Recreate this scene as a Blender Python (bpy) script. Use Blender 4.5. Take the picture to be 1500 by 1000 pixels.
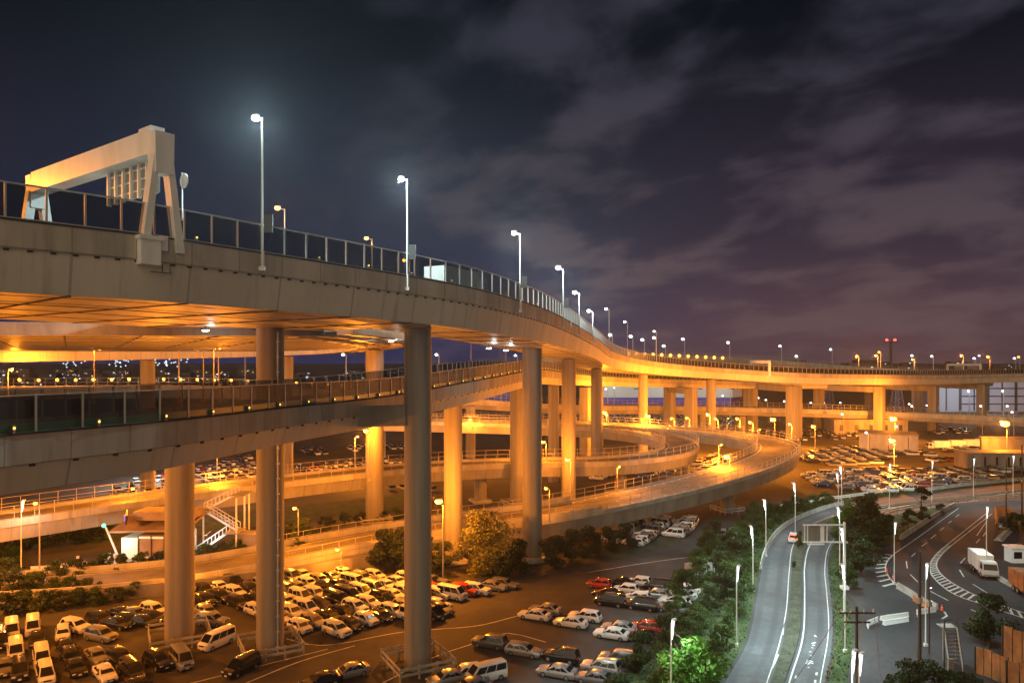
import bpy, bmesh, math, random
from mathutils import Vector, Matrix
random.seed(11)
sc = bpy.context.scene
col = sc.collection
for o in list(bpy.data.objects):
    bpy.data.objects.remove(o)

# ---------------------------------------------------------------- camera, world, light, exposure
F, CX, HY, CAMH = 1080.0, 750.0, 525.0, 31.0
cam_d = bpy.data.cameras.new("camera")
cam_d.sensor_width = 36.0
cam_d.lens = F / 1500.0 * 36.0
cam_d.shift_y = (HY - 500.0) / 1500.0
cam_d.clip_start = 0.5
cam_d.clip_end = 6000.0
cam = bpy.data.objects.new("camera", cam_d)
col.objects.link(cam)
cam.location = (0, 0, CAMH)
cam.rotation_euler = (math.radians(90), 0, 0)
sc.camera = cam
sc.view_settings.view_transform = 'Standard'
sc.view_settings.look = 'None'
sc.view_settings.exposure = 0.0
sc.view_settings.gamma = 1.0
sc.render.engine = 'CYCLES'
sc.cycles.use_denoising = True
sc.cycles.max_bounces = 6
sc.cycles.diffuse_bounces = 3
sc.cycles.glossy_bounces = 2
sc.cycles.transparent_max_bounces = 12
sc.cycles.sample_clamp_indirect = 4.0
sc.cycles.use_light_tree = True
sc.cycles.caustics_reflective = False
sc.cycles.caustics_refractive = False

HPS = (1.0, 0.275, 0.016)      # sodium vapour lamps
LED = (0.74, 0.98, 0.98)       # whitish LED lamps
HPS_GAIN, LED_GAIN = 2.65, 1.75
GLOW_SUN = 1.75              # faint city glow from behind the viewer
EL, AZ = math.radians(7), math.radians(200)

def node(nt, typ, **kw):
    n = nt.nodes.new(typ)
    for k, v in kw.items():
        setattr(n, k, v)
    return n

def mathn(nt, op, a, b=None, c=None, clamp=False):
    n = nt.nodes.new("ShaderNodeMath")
    n.operation = op
    n.use_clamp = clamp
    for i, v in enumerate((a, b, c)):
        if v is None:
            continue
        if isinstance(v, (int, float)):
            n.inputs[i].default_value = v
        else:
            nt.links.new(v, n.inputs[i])
    return n.outputs[0]

def mixc(nt, fac, a, b, mode='MIX'):
    n = nt.nodes.new("ShaderNodeMix")
    n.data_type = 'RGBA'
    n.blend_type = mode
    n.clamp_factor = True
    def put(sock, v):
        if isinstance(v, (int, float)):
            sock.default_value = v
        elif isinstance(v, tuple):
            sock.default_value = (v[0], v[1], v[2], 1)
        else:
            nt.links.new(v, sock)
    put(n.inputs[0], fac); put(n.inputs[6], a); put(n.inputs[7], b)
    return n.outputs[2]

def smooth(nt, v, a, b):
    n = nt.nodes.new("ShaderNodeMapRange")
    n.interpolation_type = 'SMOOTHSTEP'
    n.inputs[1].default_value = a; n.inputs[2].default_value = b
    nt.links.new(v, n.inputs[0])
    return n.outputs[0]

def make_world():
    w = bpy.data.worlds.new("World")
    sc.world = w
    w.use_nodes = True
    nt = w.node_tree
    nt.nodes.clear()
    out = node(nt, "ShaderNodeOutputWorld")
    bg = node(nt, "ShaderNodeBackground")
    tc = node(nt, "ShaderNodeTexCoord")
    sp = node(nt, "ShaderNodeSeparateXYZ")
    nt.links.new(tc.outputs['Generated'], sp.inputs[0])
    x, y, z = sp.outputs
    zz = mathn(nt, 'MAXIMUM', z, 0.0)
    right = smooth(nt, x, -0.30, 0.45)
    hor = mixc(nt, right, (0.017, 0.024, 0.088), (0.076, 0.046, 0.062))
    mid = mixc(nt, right, (0.0145, 0.0180, 0.038), (0.028, 0.0225, 0.038))
    top = (0.0030, 0.0044, 0.0088)
    c = mixc(nt, smooth(nt, zz, 0.0, 0.20), hor, mid)
    c = mixc(nt, smooth(nt, zz, 0.15, 0.42), c, top)
    # clouds lie on a high plane: project the direction onto it
    den = mathn(nt, 'ADD', zz, 0.30)
    u = mathn(nt, 'DIVIDE', x, den)
    v = mathn(nt, 'DIVIDE', y, den)
    cb = node(nt, "ShaderNodeCombineXYZ")
    nt.links.new(mathn(nt, 'MULTIPLY', u, 1.0), cb.inputs[0])
    nt.links.new(mathn(nt, 'ADD', v, mathn(nt, 'MULTIPLY', u, 0.28)), cb.inputs[1])
    n1 = node(nt, "ShaderNodeTexNoise")
    n1.inputs['Scale'].default_value = 3.6
    n1.inputs['Detail'].default_value = 5.0
    n1.inputs['Roughness'].default_value = 0.50
    n1.inputs['Distortion'].default_value = 0.25
    nt.links.new(cb.outputs[0], n1.inputs['Vector'])
    n2 = node(nt, "ShaderNodeTexNoise")
    n2.inputs['Scale'].default_value = 1.1
    n2.inputs['Detail'].default_value = 2.0
    nt.links.new(cb.outputs[0], n2.inputs['Vector'])
    m = mathn(nt, 'ADD', mathn(nt, 'MULTIPLY', n1.outputs[0], 0.65), mathn(nt, 'MULTIPLY', n2.outputs[0], 0.35))
    m = smooth(nt, m, 0.44, 0.60)
    m = mathn(nt, 'MULTIPLY', m, smooth(nt, x, -0.35, 0.12))
    ccol = mixc(nt, smooth(nt, zz, 0.03, 0.40), (0.100, 0.067, 0.078), (0.037, 0.037, 0.056))
    c = mixc(nt, mathn(nt, 'MULTIPLY', m, 0.95), c, ccol)
    nt.links.new(c, bg.inputs[0])
    bg.inputs[1].default_value = 1.0
    nt.links.new(bg.outputs[0], out.inputs[0])
make_world()

sun_d = bpy.data.lights.new("city_glow", 'SUN')
sun_d.energy = GLOW_SUN
sun_d.angle = math.radians(105)
sun_d.color = (1.0, 0.73, 0.42)
sun = bpy.data.objects.new("city_glow", sun_d)
col.objects.link(sun)
d = Vector((math.sin(AZ) * math.cos(EL), math.cos(AZ) * math.cos(EL), math.sin(EL)))
sun.rotation_euler = d.to_track_quat('Z', 'Y').to_euler()

# ---------------------------------------------------------------- helpers
def P(px, py, D):
    return Vector((D * (px - CX) / F, D, CAMH - (py - HY) * D / F))
def G(px, py, z=0.0):
    D = (CAMH - z) * F / (py - HY)
    return Vector((D * (px - CX) / F, D, z))
def PX(p):
    return (CX + F * p.x / p.y, HY + F * (CAMH - p.z) / p.y)

class MB:
    def __init__(s):
        s.v = []; s.f = []; s.m = []; s.uv = []
    def add(s, vs, fs, mi=0, uvs=None):
        b = len(s.v)
        s.v.extend([tuple(p) for p in vs])
        for i, f in enumerate(fs):
            s.f.append(tuple(b + k for k in f)); s.m.append(mi)
            s.uv.append(uvs[i] if uvs else None)
    def box(s, c, size, rz=0.0, mi=0, M=None):
        x, y, z = size[0] / 2, size[1] / 2, size[2] / 2
        vs = [Vector((a * x, b * y, e * z)) for e in (-1, 1) for a, b in ((-1, -1), (1, -1), (1, 1), (-1, 1))]
        R = M if M is not None else Matrix.Rotation(rz, 3, 'Z')
        c = Vector(c)
        s.add([c + R @ p for p in vs], [(3, 2, 1, 0), (4, 5, 6, 7), (0, 1, 5, 4), (1, 2, 6, 5), (2, 3, 7, 6), (3, 0, 4, 7)], mi)
    def bar(s, p0, p1, w, h, mi=0, up=(0, 0, 1)):
        p0, p1 = Vector(p0), Vector(p1)
        t = (p1 - p0)
        L = t.length
        if L < 1e-6: return
        t.normalize()
        up = Vector(up)
        if abs(t.dot(up)) > 0.98: up = Vector((1, 0, 0))
        r = t.cross(up).normalized(); u = r.cross(t)
        M = Matrix((r, t, u)).transposed()
        s.box((p0 + p1) / 2, (w, L, h), M=M, mi=mi)
    def tube(s, p0, p1, r0, r1=None, n=10, mi=0, caps=True):
        if r1 is None: r1 = r0
        p0, p1 = Vector(p0), Vector(p1)
        t = (p1 - p0).normalized()
        a = Vector((1, 0, 0)) if abs(t.x) < 0.9 else Vector((0, 1, 0))
        r = t.cross(a).normalized(); u = t.cross(r)
        vs = []
        for p, q in ((p0, r0), (p1, r1)):
            for k in range(n):
                an = 2 * math.pi * k / n
                vs.append(p + r * (math.cos(an) * q) + u * (math.sin(an) * q))
        fs = [(k, (k + 1) % n, n + (k + 1) % n, n + k) for k in range(n)]
        if caps:
            fs += [tuple(range(n - 1, -1, -1)), tuple(range(n, 2 * n))]
        s.add(vs, fs, mi)
    def ball(s, c, r, n=12, m=8, mi=0):
        c = Vector(c)
        if isinstance(r, (int, float)): r = (r, r, r)
        vs = [c + Vector((0, 0, -r[2]))]
        for j in range(1, m):
            ph = -math.pi / 2 + math.pi * j / m
            for k in range(n):
                a = 2 * math.pi * k / n
                vs.append(c + Vector((r[0] * math.cos(ph) * math.cos(a), r[1] * math.cos(ph) * math.sin(a), r[2] * math.sin(ph))))
        vs.append(c + Vector((0, 0, r[2])))
        fs = [(0, 1 + (k + 1) % n, 1 + k) for k in range(n)]
        for j in range(m - 2):
            for k in range(n):
                a = 1 + j * n; b = a + n
                fs.append((a + k, a + (k + 1) % n, b + (k + 1) % n, b + k))
        e = len(vs) - 1; a = 1 + (m - 2) * n
        fs += [(a + k, a + (k + 1) % n, e) for k in range(n)]
        s.add(vs, fs, mi)
    def prism(s, pts, z0, z1, mi=0):
        n = len(pts)
        vs = [(p[0], p[1], z0) for p in pts] + [(p[0], p[1], z1) for p in pts]
        fs = [tuple(range(n - 1, -1, -1)), tuple(range(n, 2 * n))] + [(k, (k + 1) % n, n + (k + 1) % n, n + k) for k in range(n)]
        s.add(vs, fs, mi)
    def mesh(s, name, mats, sharp=35.0, recalc=True, smoothf=True):
        me = bpy.data.meshes.new(name)
        me.from_pydata(s.v, [], s.f)
        for m in (mats if isinstance(mats, (list, tuple)) else [mats]):
            me.materials.append(m)
        me.polygons.foreach_set("material_index", s.m)
        if any(u is not None for u in s.uv):
            ul = me.uv_layers.new(name="UVMap")
            for p, u in zip(me.polygons, s.uv):
                if u:
                    for li, q in zip(p.loop_indices, u):
                        ul.data[li].uv = q
        if recalc and len(s.f) < 60000:
            bm = bmesh.new(); bm.from_mesh(me)
            bmesh.ops.recalc_face_normals(bm, faces=bm.faces)
            bm.to_mesh(me); bm.free()
        if smoothf:
            me.polygons.foreach_set("use_smooth", [True] * len(me.polygons))
            me.set_sharp_from_angle(angle=math.radians(sharp))
        me.update()
        return me
    def build(s, name, mats, parent=None, world=True, **kw):
        me = s.mesh(name, mats, **kw)
        o = bpy.data.objects.new(name, me)
        col.objects.link(o)
        if parent is not None:
            o.parent = parent
            if world:
                me.transform(Matrix.Translation(-parent.location))
        return o

def tag(o, label=None, cat=None, group=None, kind=None):
    if label: o["label"] = label
    if cat: o["category"] = cat
    if group: o["group"] = group
    if kind: o["kind"] = kind
    return o
def thing(name, label, cat, loc=(0, 0, 0), rz=0.0, group=None):
    o = bpy.data.objects.new(name, None)
    o.empty_display_size = 0.5
    col.objects.link(o)
    o.location = loc; o.rotation_euler = (0, 0, rz)
    return tag(o, label, cat, group)
def inst(me, name, parent=None, loc=(0, 0, 0), rz=0.0, scale=None):
    o = bpy.data.objects.new(name, me)
    col.objects.link(o)
    o.parent = parent
    o.location = loc; o.rotation_euler = (0, 0, rz)
    if scale: o.scale = scale
    return o
ORD = ("first second third fourth fifth sixth seventh eighth ninth tenth eleventh twelfth thirteenth fourteenth fifteenth sixteenth "
       "seventeenth eighteenth nineteenth twentieth").split()
def ordn(i):
    if i < 20: return ORD[i]
    tens = {2: "twenty", 3: "thirty", 4: "forty", 5: "fifty", 6: "sixty", 7: "seventy", 8: "eighty", 9: "ninety"}
    n = i + 1
    if n % 10 == 0: return {"twenty": "twentieth", "thirty": "thirtieth", "forty": "fortieth", "fifty": "fiftieth", "sixty": "sixtieth", "seventy": "seventieth", "eighty": "eightieth", "ninety": "ninetieth"}[tens[n // 10]]
    return tens[n // 10] + "-" + ORD[n % 10 - 1]

def catmull(pts, step):
    pts = [Vector(p) for p in pts]
    P_ = [pts[0] * 2 - pts[1]] + pts + [pts[-1] * 2 - pts[-2]]
    dense = []
    for i in range(1, len(P_) - 2):
        p0, p1, p2, p3 = P_[i - 1:i + 3]
        # centripetal
        t0 = 0.0
        t1 = t0 + max((p1 - p0).length, 1e-4) ** 0.5
        t2 = t1 + max((p2 - p1).length, 1e-4) ** 0.5
        t3 = t2 + max((p3 - p2).length, 1e-4) ** 0.5
        n = max(6, int((p2 - p1).length / 0.6))
        for k in range(n):
            t = t1 + (t2 - t1) * k / n
            A1 = p0 * ((t1 - t) / (t1 - t0)) + p1 * ((t - t0) / (t1 - t0))
            A2 = p1 * ((t2 - t) / (t2 - t1)) + p2 * ((t - t1) / (t2 - t1))
            A3 = p2 * ((t3 - t) / (t3 - t2)) + p3 * ((t - t2) / (t3 - t2))
            B1 = A1 * ((t2 - t) / (t2 - t0)) + A2 * ((t - t0) / (t2 - t0))
            B2 = A2 * ((t3 - t) / (t3 - t1)) + A3 * ((t - t1) / (t3 - t1))
            dense.append(B1 * ((t2 - t) / (t2 - t1)) + B2 * ((t - t1) / (t2 - t1)))
    dense.append(pts[-1])
    S = [0.0]
    for a, b in zip(dense, dense[1:]): S.append(S[-1] + (b - a).length)
    N = max(2, int(round(S[-1] / step)))
    out = []; j = 0
    for k in range(N + 1):
        s = S[-1] * k / N
        while j < len(S) - 2 and S[j + 1] < s: j += 1
        f = (s - S[j]) / max(S[j + 1] - S[j], 1e-9)
        out.append(dense[j].lerp(dense[j + 1], f))
    return out

class Path:
    def __init__(s, pts, step=2.5, raw=False):
        s.p = [Vector(q) for q in pts] if raw else catmull(pts, step)
        s.s = [0.0]
        for a, b in zip(s.p, s.p[1:]): s.s.append(s.s[-1] + (b - a).length)
        s.L = s.s[-1]
        s.r = []
        for i in range(len(s.p)):
            a = s.p[max(0, i - 1)]; b = s.p[min(len(s.p) - 1, i + 1)]
            t = b - a; t.z = 0; t.normalize()
            s.r.append(Vector((t.y, -t.x, 0)))
    def at(s, d):
        d = min(max(d, 0.0), s.L)
        lo = 0
        for i in range(len(s.s) - 1):
            if s.s[i + 1] >= d: lo = i; break
        f = (d - s.s[lo]) / max(s.s[lo + 1] - s.s[lo], 1e-9)
        return s.p[lo].lerp(s.p[lo + 1], f), s.r[lo].lerp(s.r[lo + 1], f).normalized()
    def near_px(s, px, dmin=0.0, dmax=1e9):
        best = None
        for i, p in enumerate(s.p):
            if p.y < 5 or not (dmin <= p.y <= dmax): continue
            e = abs(PX(p)[0] - px)
            if best is None or e < best[0]: best = (e, s.s[i])
        return best[1]
    def offset(s, u, dz=0.0):
        return Path([p + r * u + Vector((0, 0, dz)) for p, r in zip(s.p, s.r)], raw=True)
    def sub(s, d0, d1, step=2.5):
        n = max(1, int((d1 - d0) / step))
        return Path([s.at(d0 + (d1 - d0) * k / n)[0] for k in range(n + 1)], raw=True)

def sweep(mb, path, prof, mi=0, bank=0.0, caps=True, closed=True):
    n = len(prof)
    vs = []
    for p, r in zip(path.p, path.r):
        for (u, v) in prof:
            vs.append(p + r * u + Vector((0, 0, v + bank * u)))
    cl = [0.0]
    for k in range(n):
        a = prof[k]; b = prof[(k + 1) % n]
        cl.append(cl[-1] + math.hypot(a[0] - b[0], a[1] - b[1]))
    fs, uvs = [], []
    for i in range(len(path.p) - 1):
        for k in range(n if closed else n - 1):
            k2 = (k + 1) % n
            fs.append((i * n + k, i * n + k2, (i + 1) * n + k2, (i + 1) * n + k))
            uvs.append(((path.s[i], cl[k]), (path.s[i], cl[k + 1]), (path.s[i + 1], cl[k + 1]), (path.s[i + 1], cl[k])))
    if caps and closed:
        e = (len(path.p) - 1) * n
        fs.append(tuple(range(n))); uvs.append(tuple((0, 0) for _ in range(n)))
        fs.append(tuple(e + k for k in range(n - 1, -1, -1))); uvs.append(tuple((0, 0) for _ in range(n)))
    mb.add(vs, fs, mi, uvs)

# ---------------------------------------------------------------- materials
def principled(name, color, rough=0.6, metal=0.0, coat=0.0, spec=0.5):
    m = bpy.data.materials.new(name)
    m.use_nodes = True
    b = m.node_tree.nodes["Principled BSDF"]
    b.inputs['Base Color'].default_value = (*color, 1)
    b.inputs['Roughness'].default_value = rough
    b.inputs['Metallic'].default_value = metal
    b.inputs['Coat Weight'].default_value = coat
    b.inputs['Coat Roughness'].default_value = 0.05
    b.inputs['Specular IOR Level'].default_value = spec
    return m

def noisy(name, color, rough=0.7, scale=0.5, amount=0.35, detail=6.0, stretch=(1, 1, 1), bump=0.0, metal=0.0, spec=0.35,
          joints=None, fine=None, patch=None, streak=0.0):
    """base colour broken up by noise; joints=(spacing, width, darkness) draws seams along the UV length"""
    m = principled(name, color, rough, metal, spec=spec)
    nt = m.node_tree; b = nt.nodes["Principled BSDF"]
    tc = node(nt, "ShaderNodeTexCoord")
    mp = node(nt, "ShaderNodeMapping")
    mp.inputs['Scale'].default_value = stretch
    nt.links.new(tc.outputs['Object'], mp.inputs[0])
    n1 = node(nt, "ShaderNodeTexNoise")
    n1.inputs['Scale'].default_value = scale; n1.inputs['Detail'].default_value = detail
    n1.inputs['Roughness'].default_value = 0.6
    nt.links.new(mp.outputs[0], n1.inputs['Vector'])
    f = smooth(nt, n1.outputs[0], 0.3, 0.7)
    dark = tuple(c * (1 - amount) for c in color); lite = tuple(min(1, c * (1 + amount * 0.6)) for c in color)
    c = mixc(nt, f, dark, lite)
    if fine:
        n2 = node(nt, "ShaderNodeTexNoise")
        n2.inputs['Scale'].default_value = fine; n2.inputs['Detail'].default_value = 3.0
        nt.links.new(tc.outputs['Object'], n2.inputs['Vector'])
        c = mixc(nt, mathn(nt, 'MULTIPLY', smooth(nt, n2.outputs[0], 0.35, 0.75), 0.5), c, tuple(q * 0.6 for q in color))
    if patch:
        n3 = node(nt, "ShaderNodeTexVoronoi")
        n3.inputs['Scale'].default_value = patch
        nt.links.new(tc.outputs['Object'], n3.inputs['Vector'])
        c = mixc(nt, mathn(nt, 'MULTIPLY', n3.outputs['Color'], 0.35), c, tuple(q * 0.55 for q in color))
    if streak:   # rain runs down the face: fine along the deck, long down it
        uv0 = node(nt, "ShaderNodeUVMap")
        m2 = node(nt, "ShaderNodeMapping"); m2.inputs['Scale'].default_value = (1.1, 0.10, 1)
        nt.links.new(uv0.outputs[0], m2.inputs[0])
        n4 = node(nt, "ShaderNodeTexNoise"); n4.inputs['Scale'].default_value = 1.0; n4.inputs['Detail'].default_value = 5.0; n4.inputs['Roughness'].default_value = 0.65
        nt.links.new(m2.outputs[0], n4.inputs['Vector'])
        c = mixc(nt, mathn(nt, 'MULTIPLY', smooth(nt, n4.outputs[0], 0.50, 0.78), streak), c, tuple(q * 0.35 for q in color))
    if joints:
        uv = node(nt, "ShaderNodeUVMap")
        sp = node(nt, "ShaderNodeSeparateXYZ")
        nt.links.new(uv.outputs[0], sp.inputs[0])
        for (sd, wd, dk) in joints:
            # the seam leans a little, as welded box girders do
            q = mathn(nt, 'FRACT', mathn(nt, 'DIVIDE', mathn(nt, 'ADD', sp.outputs[0], 0.37), sd))
            line = mathn(nt, 'LESS_THAN', q, wd / sd)
            c = mixc(nt, mathn(nt, 'MULTIPLY', line, dk), c, tuple(k * 0.35 for k in color))
    nt.links.new(c, b.inputs['Base Color'])
    if bump:
        bn = node(nt, "ShaderNodeBump")
        bn.inputs['Strength'].default_value = bump
        bn.inputs['Distance'].default_value = 0.05
        nt.links.new(n1.outputs[0], bn.inputs['Height'])
        nt.links.new(bn.outputs[0], b.inputs['Normal'])
    return m

def emis(name, color, strength):
    m = bpy.data.materials.new(name)
    m.use_nodes = True
    b = m.node_tree.nodes["Principled BSDF"]
    b.inputs['Base Color'].default_value = (*color, 1)
    b.inputs['Emission Color'].default_value = (*color, 1)
    b.inputs['Emission Strength'].default_value = strength
    m.cycles.emission_sampling = 'NONE'
    return m

def see_through(name, color, alpha, rough=0.3):
    m = principled(name, color, rough)
    nt = m.node_tree; b = nt.nodes["Principled BSDF"]
    tr = node(nt, "ShaderNodeBsdfTransparent")
    mx = node(nt, "ShaderNodeMixShader")
    mx.inputs[0].default_value = alpha
    out = nt.nodes["Material Output"]
    nt.links.new(tr.outputs[0], mx.inputs[1]); nt.links.new(b.outputs[0], mx.inputs[2])
    nt.links.new(mx.outputs[0], out.inputs[0])
    return m

def leafy(name, color):
    m = principled(name, color, 0.55, spec=0.3)
    nt = m.node_tree; b = nt.nodes["Principled BSDF"]
    gm = node(nt, "ShaderNodeNewGeometry")
    rnd = gm.outputs['Random Per Island']
    c = mixc(nt, rnd, tuple(q * 0.55 for q in color), tuple(min(1, q * 1.7) for q in color))
    nt.links.new(c, b.inputs['Base Color'])
    tl = node(nt, "ShaderNodeBsdfTranslucent")
    nt.links.new(c, tl.inputs[0])
    mx = node(nt, "ShaderNodeMixShader"); mx.inputs[0].default_value = 0.3
    out = nt.nodes["Material Output"]
    nt.links.new(b.outputs[0], mx.inputs[1]); nt.links.new(tl.outputs[0], mx.inputs[2])
    nt.links.new(mx.outputs[0], out.inputs[0])
    return m

M = {}
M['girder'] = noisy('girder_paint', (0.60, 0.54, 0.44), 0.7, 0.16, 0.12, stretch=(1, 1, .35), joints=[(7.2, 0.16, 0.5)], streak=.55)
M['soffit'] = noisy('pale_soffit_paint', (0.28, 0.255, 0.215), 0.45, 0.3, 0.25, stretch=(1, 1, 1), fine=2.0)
M['parapet'] = noisy('parapet_concrete', (0.46, 0.41, 0.335), 0.8, 0.35, 0.26, stretch=(1, 1, 0.2), joints=[(3.6, 0.10, 0.5)], streak=.7)
M['parapet_pale'] = noisy('pale_parapet_concrete', (0.44, 0.41, 0.36), 0.8, 0.4, 0.25, stretch=(1, 1, 0.3), joints=[(5.0, 0.10, 0.4)])
M['ramp'] = noisy('ramp_concrete', (0.36, 0.335, 0.29), 0.75, 0.25, 0.22, stretch=(1, 1, 0.4), joints=[(9.0, 0.12, 0.4)], streak=.6)
M['column'] = noisy('column_concrete', (0.28, 0.255, 0.215), 0.7, 0.9, 0.24, stretch=(1, 1, 0.05))
M['asphalt'] = noisy('asphalt', (0.066, 0.060, 0.054), 0.82, 0.10, 0.42, fine=0.7, bump=0.15, patch=0.045)
M['deck_asphalt'] = noisy('deck_asphalt', (0.22, 0.19, 0.155), 0.8, 0.3, 0.3, stretch=(1, 1, 1), fine=2.0)
M['road_asphalt'] = noisy('road_asphalt', (0.125, 0.13, 0.137), 0.8, 0.10, 0.28, fine=1.2, patch=0.06)
def wheel_tracks(m, freq, amt):
    nt = m.node_tree; b = nt.nodes["Principled BSDF"]
    uv = node(nt, "ShaderNodeUVMap"); sp = node(nt, "ShaderNodeSeparateXYZ"); nt.links.new(uv.outputs[0], sp.inputs[0])
    w = mathn(nt, 'MULTIPLY', mathn(nt, 'ADD', mathn(nt, 'SINE', mathn(nt, 'MULTIPLY', sp.outputs[0], freq)), 1.0), 0.5)
    old = b.inputs['Base Color'].links[0].from_socket
    # cross joints and resurfaced lengths along the road
    q = mathn(nt, 'FRACT', mathn(nt, 'DIVIDE', sp.outputs[1], 23.0))
    patch = mathn(nt, 'MULTIPLY', mathn(nt, 'GREATER_THAN', q, 0.72), 0.30)
    line = mathn(nt, 'MULTIPLY', mathn(nt, 'LESS_THAN', mathn(nt, 'FRACT', mathn(nt, 'DIVIDE', sp.outputs[1], 11.5)), 0.014), 0.5)
    f = mathn(nt, 'MAXIMUM', mathn(nt, 'MAXIMUM', mathn(nt, 'MULTIPLY', smooth(nt, w, .35, 1.0), amt), patch), line)
    nt.links.new(mixc(nt, f, old, (0.045, 0.046, 0.05)), b.inputs['Base Color'])
wheel_tracks(M['road_asphalt'], 12.566, 0.45)
M['dark_asphalt'] = noisy('dark_asphalt', (0.060, 0.056, 0.058), 0.78, 0.10, 0.30, fine=1.2, patch=0.05)
M['median_soil'] = noisy('median_soil', (0.085, 0.090, 0.060), 0.95, 0.7, 0.4, fine=3.0)
M['earth'] = noisy('earth', (0.060, 0.055, 0.030), 0.95, 0.4, 0.5, fine=2.0)
M['grass'] = noisy('mown_grass', (0.055, 0.085, 0.028), 0.95, 0.6, 0.55, fine=5.0)
M['paint_line'] = noisy('road_paint', (0.72, 0.72, 0.68), 0.7, 1.2, 0.30, fine=4.0)
M['kerb'] = noisy('kerb_concrete', (0.40, 0.38, 0.34), 0.85, 0.8, 0.3)
M['steel'] = principled('galvanised_steel', (0.50, 0.51, 0.50), 0.42, 0.35)
M['rail_steel'] = principled('railing_steel', (0.46, 0.42, 0.36), 0.5, 0.2)
M['white_steel'] = noisy('white_painted_steel', (0.80, 0.81, 0.79), 0.4, 0.8, 0.12, stretch=(1, 1, 0.3))
M['dark_steel'] = principled('dark_steel', (0.05, 0.05, 0.05), 0.5, 0.3)
M['grey_panel'] = noisy('grey_sheet_metal', (0.30, 0.29, 0.27), 0.5, 0.8, 0.2)
M['seam'] = principled('dark_seam', (0.06, 0.055, 0.05), 0.95, spec=0.1)  # even dark colour for seams, coping strip and scuppers
M['wood'] = noisy('weathered_pole_wood', (0.075, 0.055, 0.04), 0.85, 1.0, 0.4, stretch=(3, 3, 0.3))
M['fence_panel'] = see_through('smoked_fence_panel', (0.016, 0.017, 0.020), 0.78, 0.3)
M['barrier_panel'] = see_through('dark_barrier_panel', (0.010, 0.011, 0.010), 0.80, 0.6)
M['barrier_foot'] = see_through('green_barrier_panel', (0.035, 0.085, 0.045), 0.92, 0.4)
M['mesh_panel'] = see_through('wire_mesh_panel', (0.30, 0.27, 0.22), 0.16, 0.6)
M['rubber'] = principled('tyre_rubber', (0.018, 0.018, 0.018), 0.8)
M['rim'] = principled('wheel_rim', (0.45, 0.45, 0.45), 0.3, 0.8)
M['glass'] = principled('dark_car_glass', (0.012, 0.014, 0.016), 0.06, spec=0.6)
M['headlight'] = principled('headlight_lens', (0.75, 0.75, 0.72), 0.12, coat=0.5)
M['taillight'] = principled('taillight_lens', (0.35, 0.02, 0.015), 0.2, coat=0.5)
M['red_glow'] = emis('lit_tail_lamp', (1.0, 0.06, 0.03), 5.0)
M['bark'] = noisy('bark', (0.09, 0.065, 0.045), 0.95, 3.0, 0.4)
M['leaf'] = leafy('leaf_green', (0.050, 0.080, 0.018))
M['leaf_dark'] = leafy('leaf_dark_green', (0.034, 0.048, 0.014))
M['leaf_bright'] = leafy('leaf_lamplit_green', (0.065, 0.15, 0.018))  # lamp-lit brightness is put into this leaf green
M['leaf_lit_yellow'] = leafy('leaf_lamplit_yellow', (0.17, 0.17, 0.03))  # sodium lamp glow on the tree is put into its leaf colour
M['led_lens'] = emis('white_lamp_lens', (0.90, 1.0, 0.84), 16.0)
M['pole_top_glow'] = emis('lit_pole_top', (0.88, 0.97, 1.0), 1.6)
M['led_far'] = emis('far_white_lamp_lens', (0.80, 0.92, 1.0), 5.0)
M['hps_lens'] = emis('sodium_lamp_lens', (1.0, 0.50, 0.09), 5.5)
M['hps_far'] = emis('far_sodium_lamp_lens', (1.0, 0.42, 0.07), 3.2)
M['reflector'] = emis('amber_marker_lens', (1.0, 0.60, 0.10), 2.6)
M['window_lit'] = emis('lit_window', (0.72, 0.86, 1.0), 1.5)
M['window_warm'] = emis('lit_warm_window', (1.0, 0.62, 0.25), 1.4)
M['red_beacon'] = emis('red_beacon', (1.0, 0.05, 0.04), 8.0)
M['screen'] = emis('violet_sign_face', (0.24, 0.12, 0.85), 1.2)
M['booth_light'] = emis('lit_booth_wall', (0.70, 0.95, 0.82), 0.14)
M['orange_board'] = noisy('orange_board', (0.42, 0.17, 0.06), 0.75, 0.9, 0.4, stretch=(1, 1, 0.5))
M['cone'] = principled('cone_red', (0.75, 0.09, 0.03), 0.5)
M['white_plastic'] = principled('white_plastic', (0.75, 0.75, 0.72), 0.5)
M['wall'] = noisy('retaining_wall', (0.26, 0.23, 0.20), 0.85, 0.3, 0.35, stretch=(1, 1, 0.3))
M['roofing'] = noisy('roof_sheet', (0.30, 0.22, 0.16), 0.7, 0.5, 0.25)
M['ship_white'] = principled('ship_white_paint', (0.62, 0.64, 0.66), 0.5)
M['ship_blue'] = principled('ship_blue_paint', (0.05, 0.07, 0.40), 0.5)
# ---------------------------------------------------------------- ground, roads, setting
def sheet(name, pts, z, mat, kind='structure'):
    mb = MB(); mb.add([(p[0], p[1], z) for p in pts], [tuple(range(len(pts)))])
    o = mb.build(name, mat, recalc=False)
    if o.data.polygons[0].normal.z < 0: o.data.flip_normals()
    return tag(o, kind=kind)

sheet('ground', [(-3000, -120), (3000, -120), (3000, 4500), (-3000, 4500)], 0.0, M['asphalt'])

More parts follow.
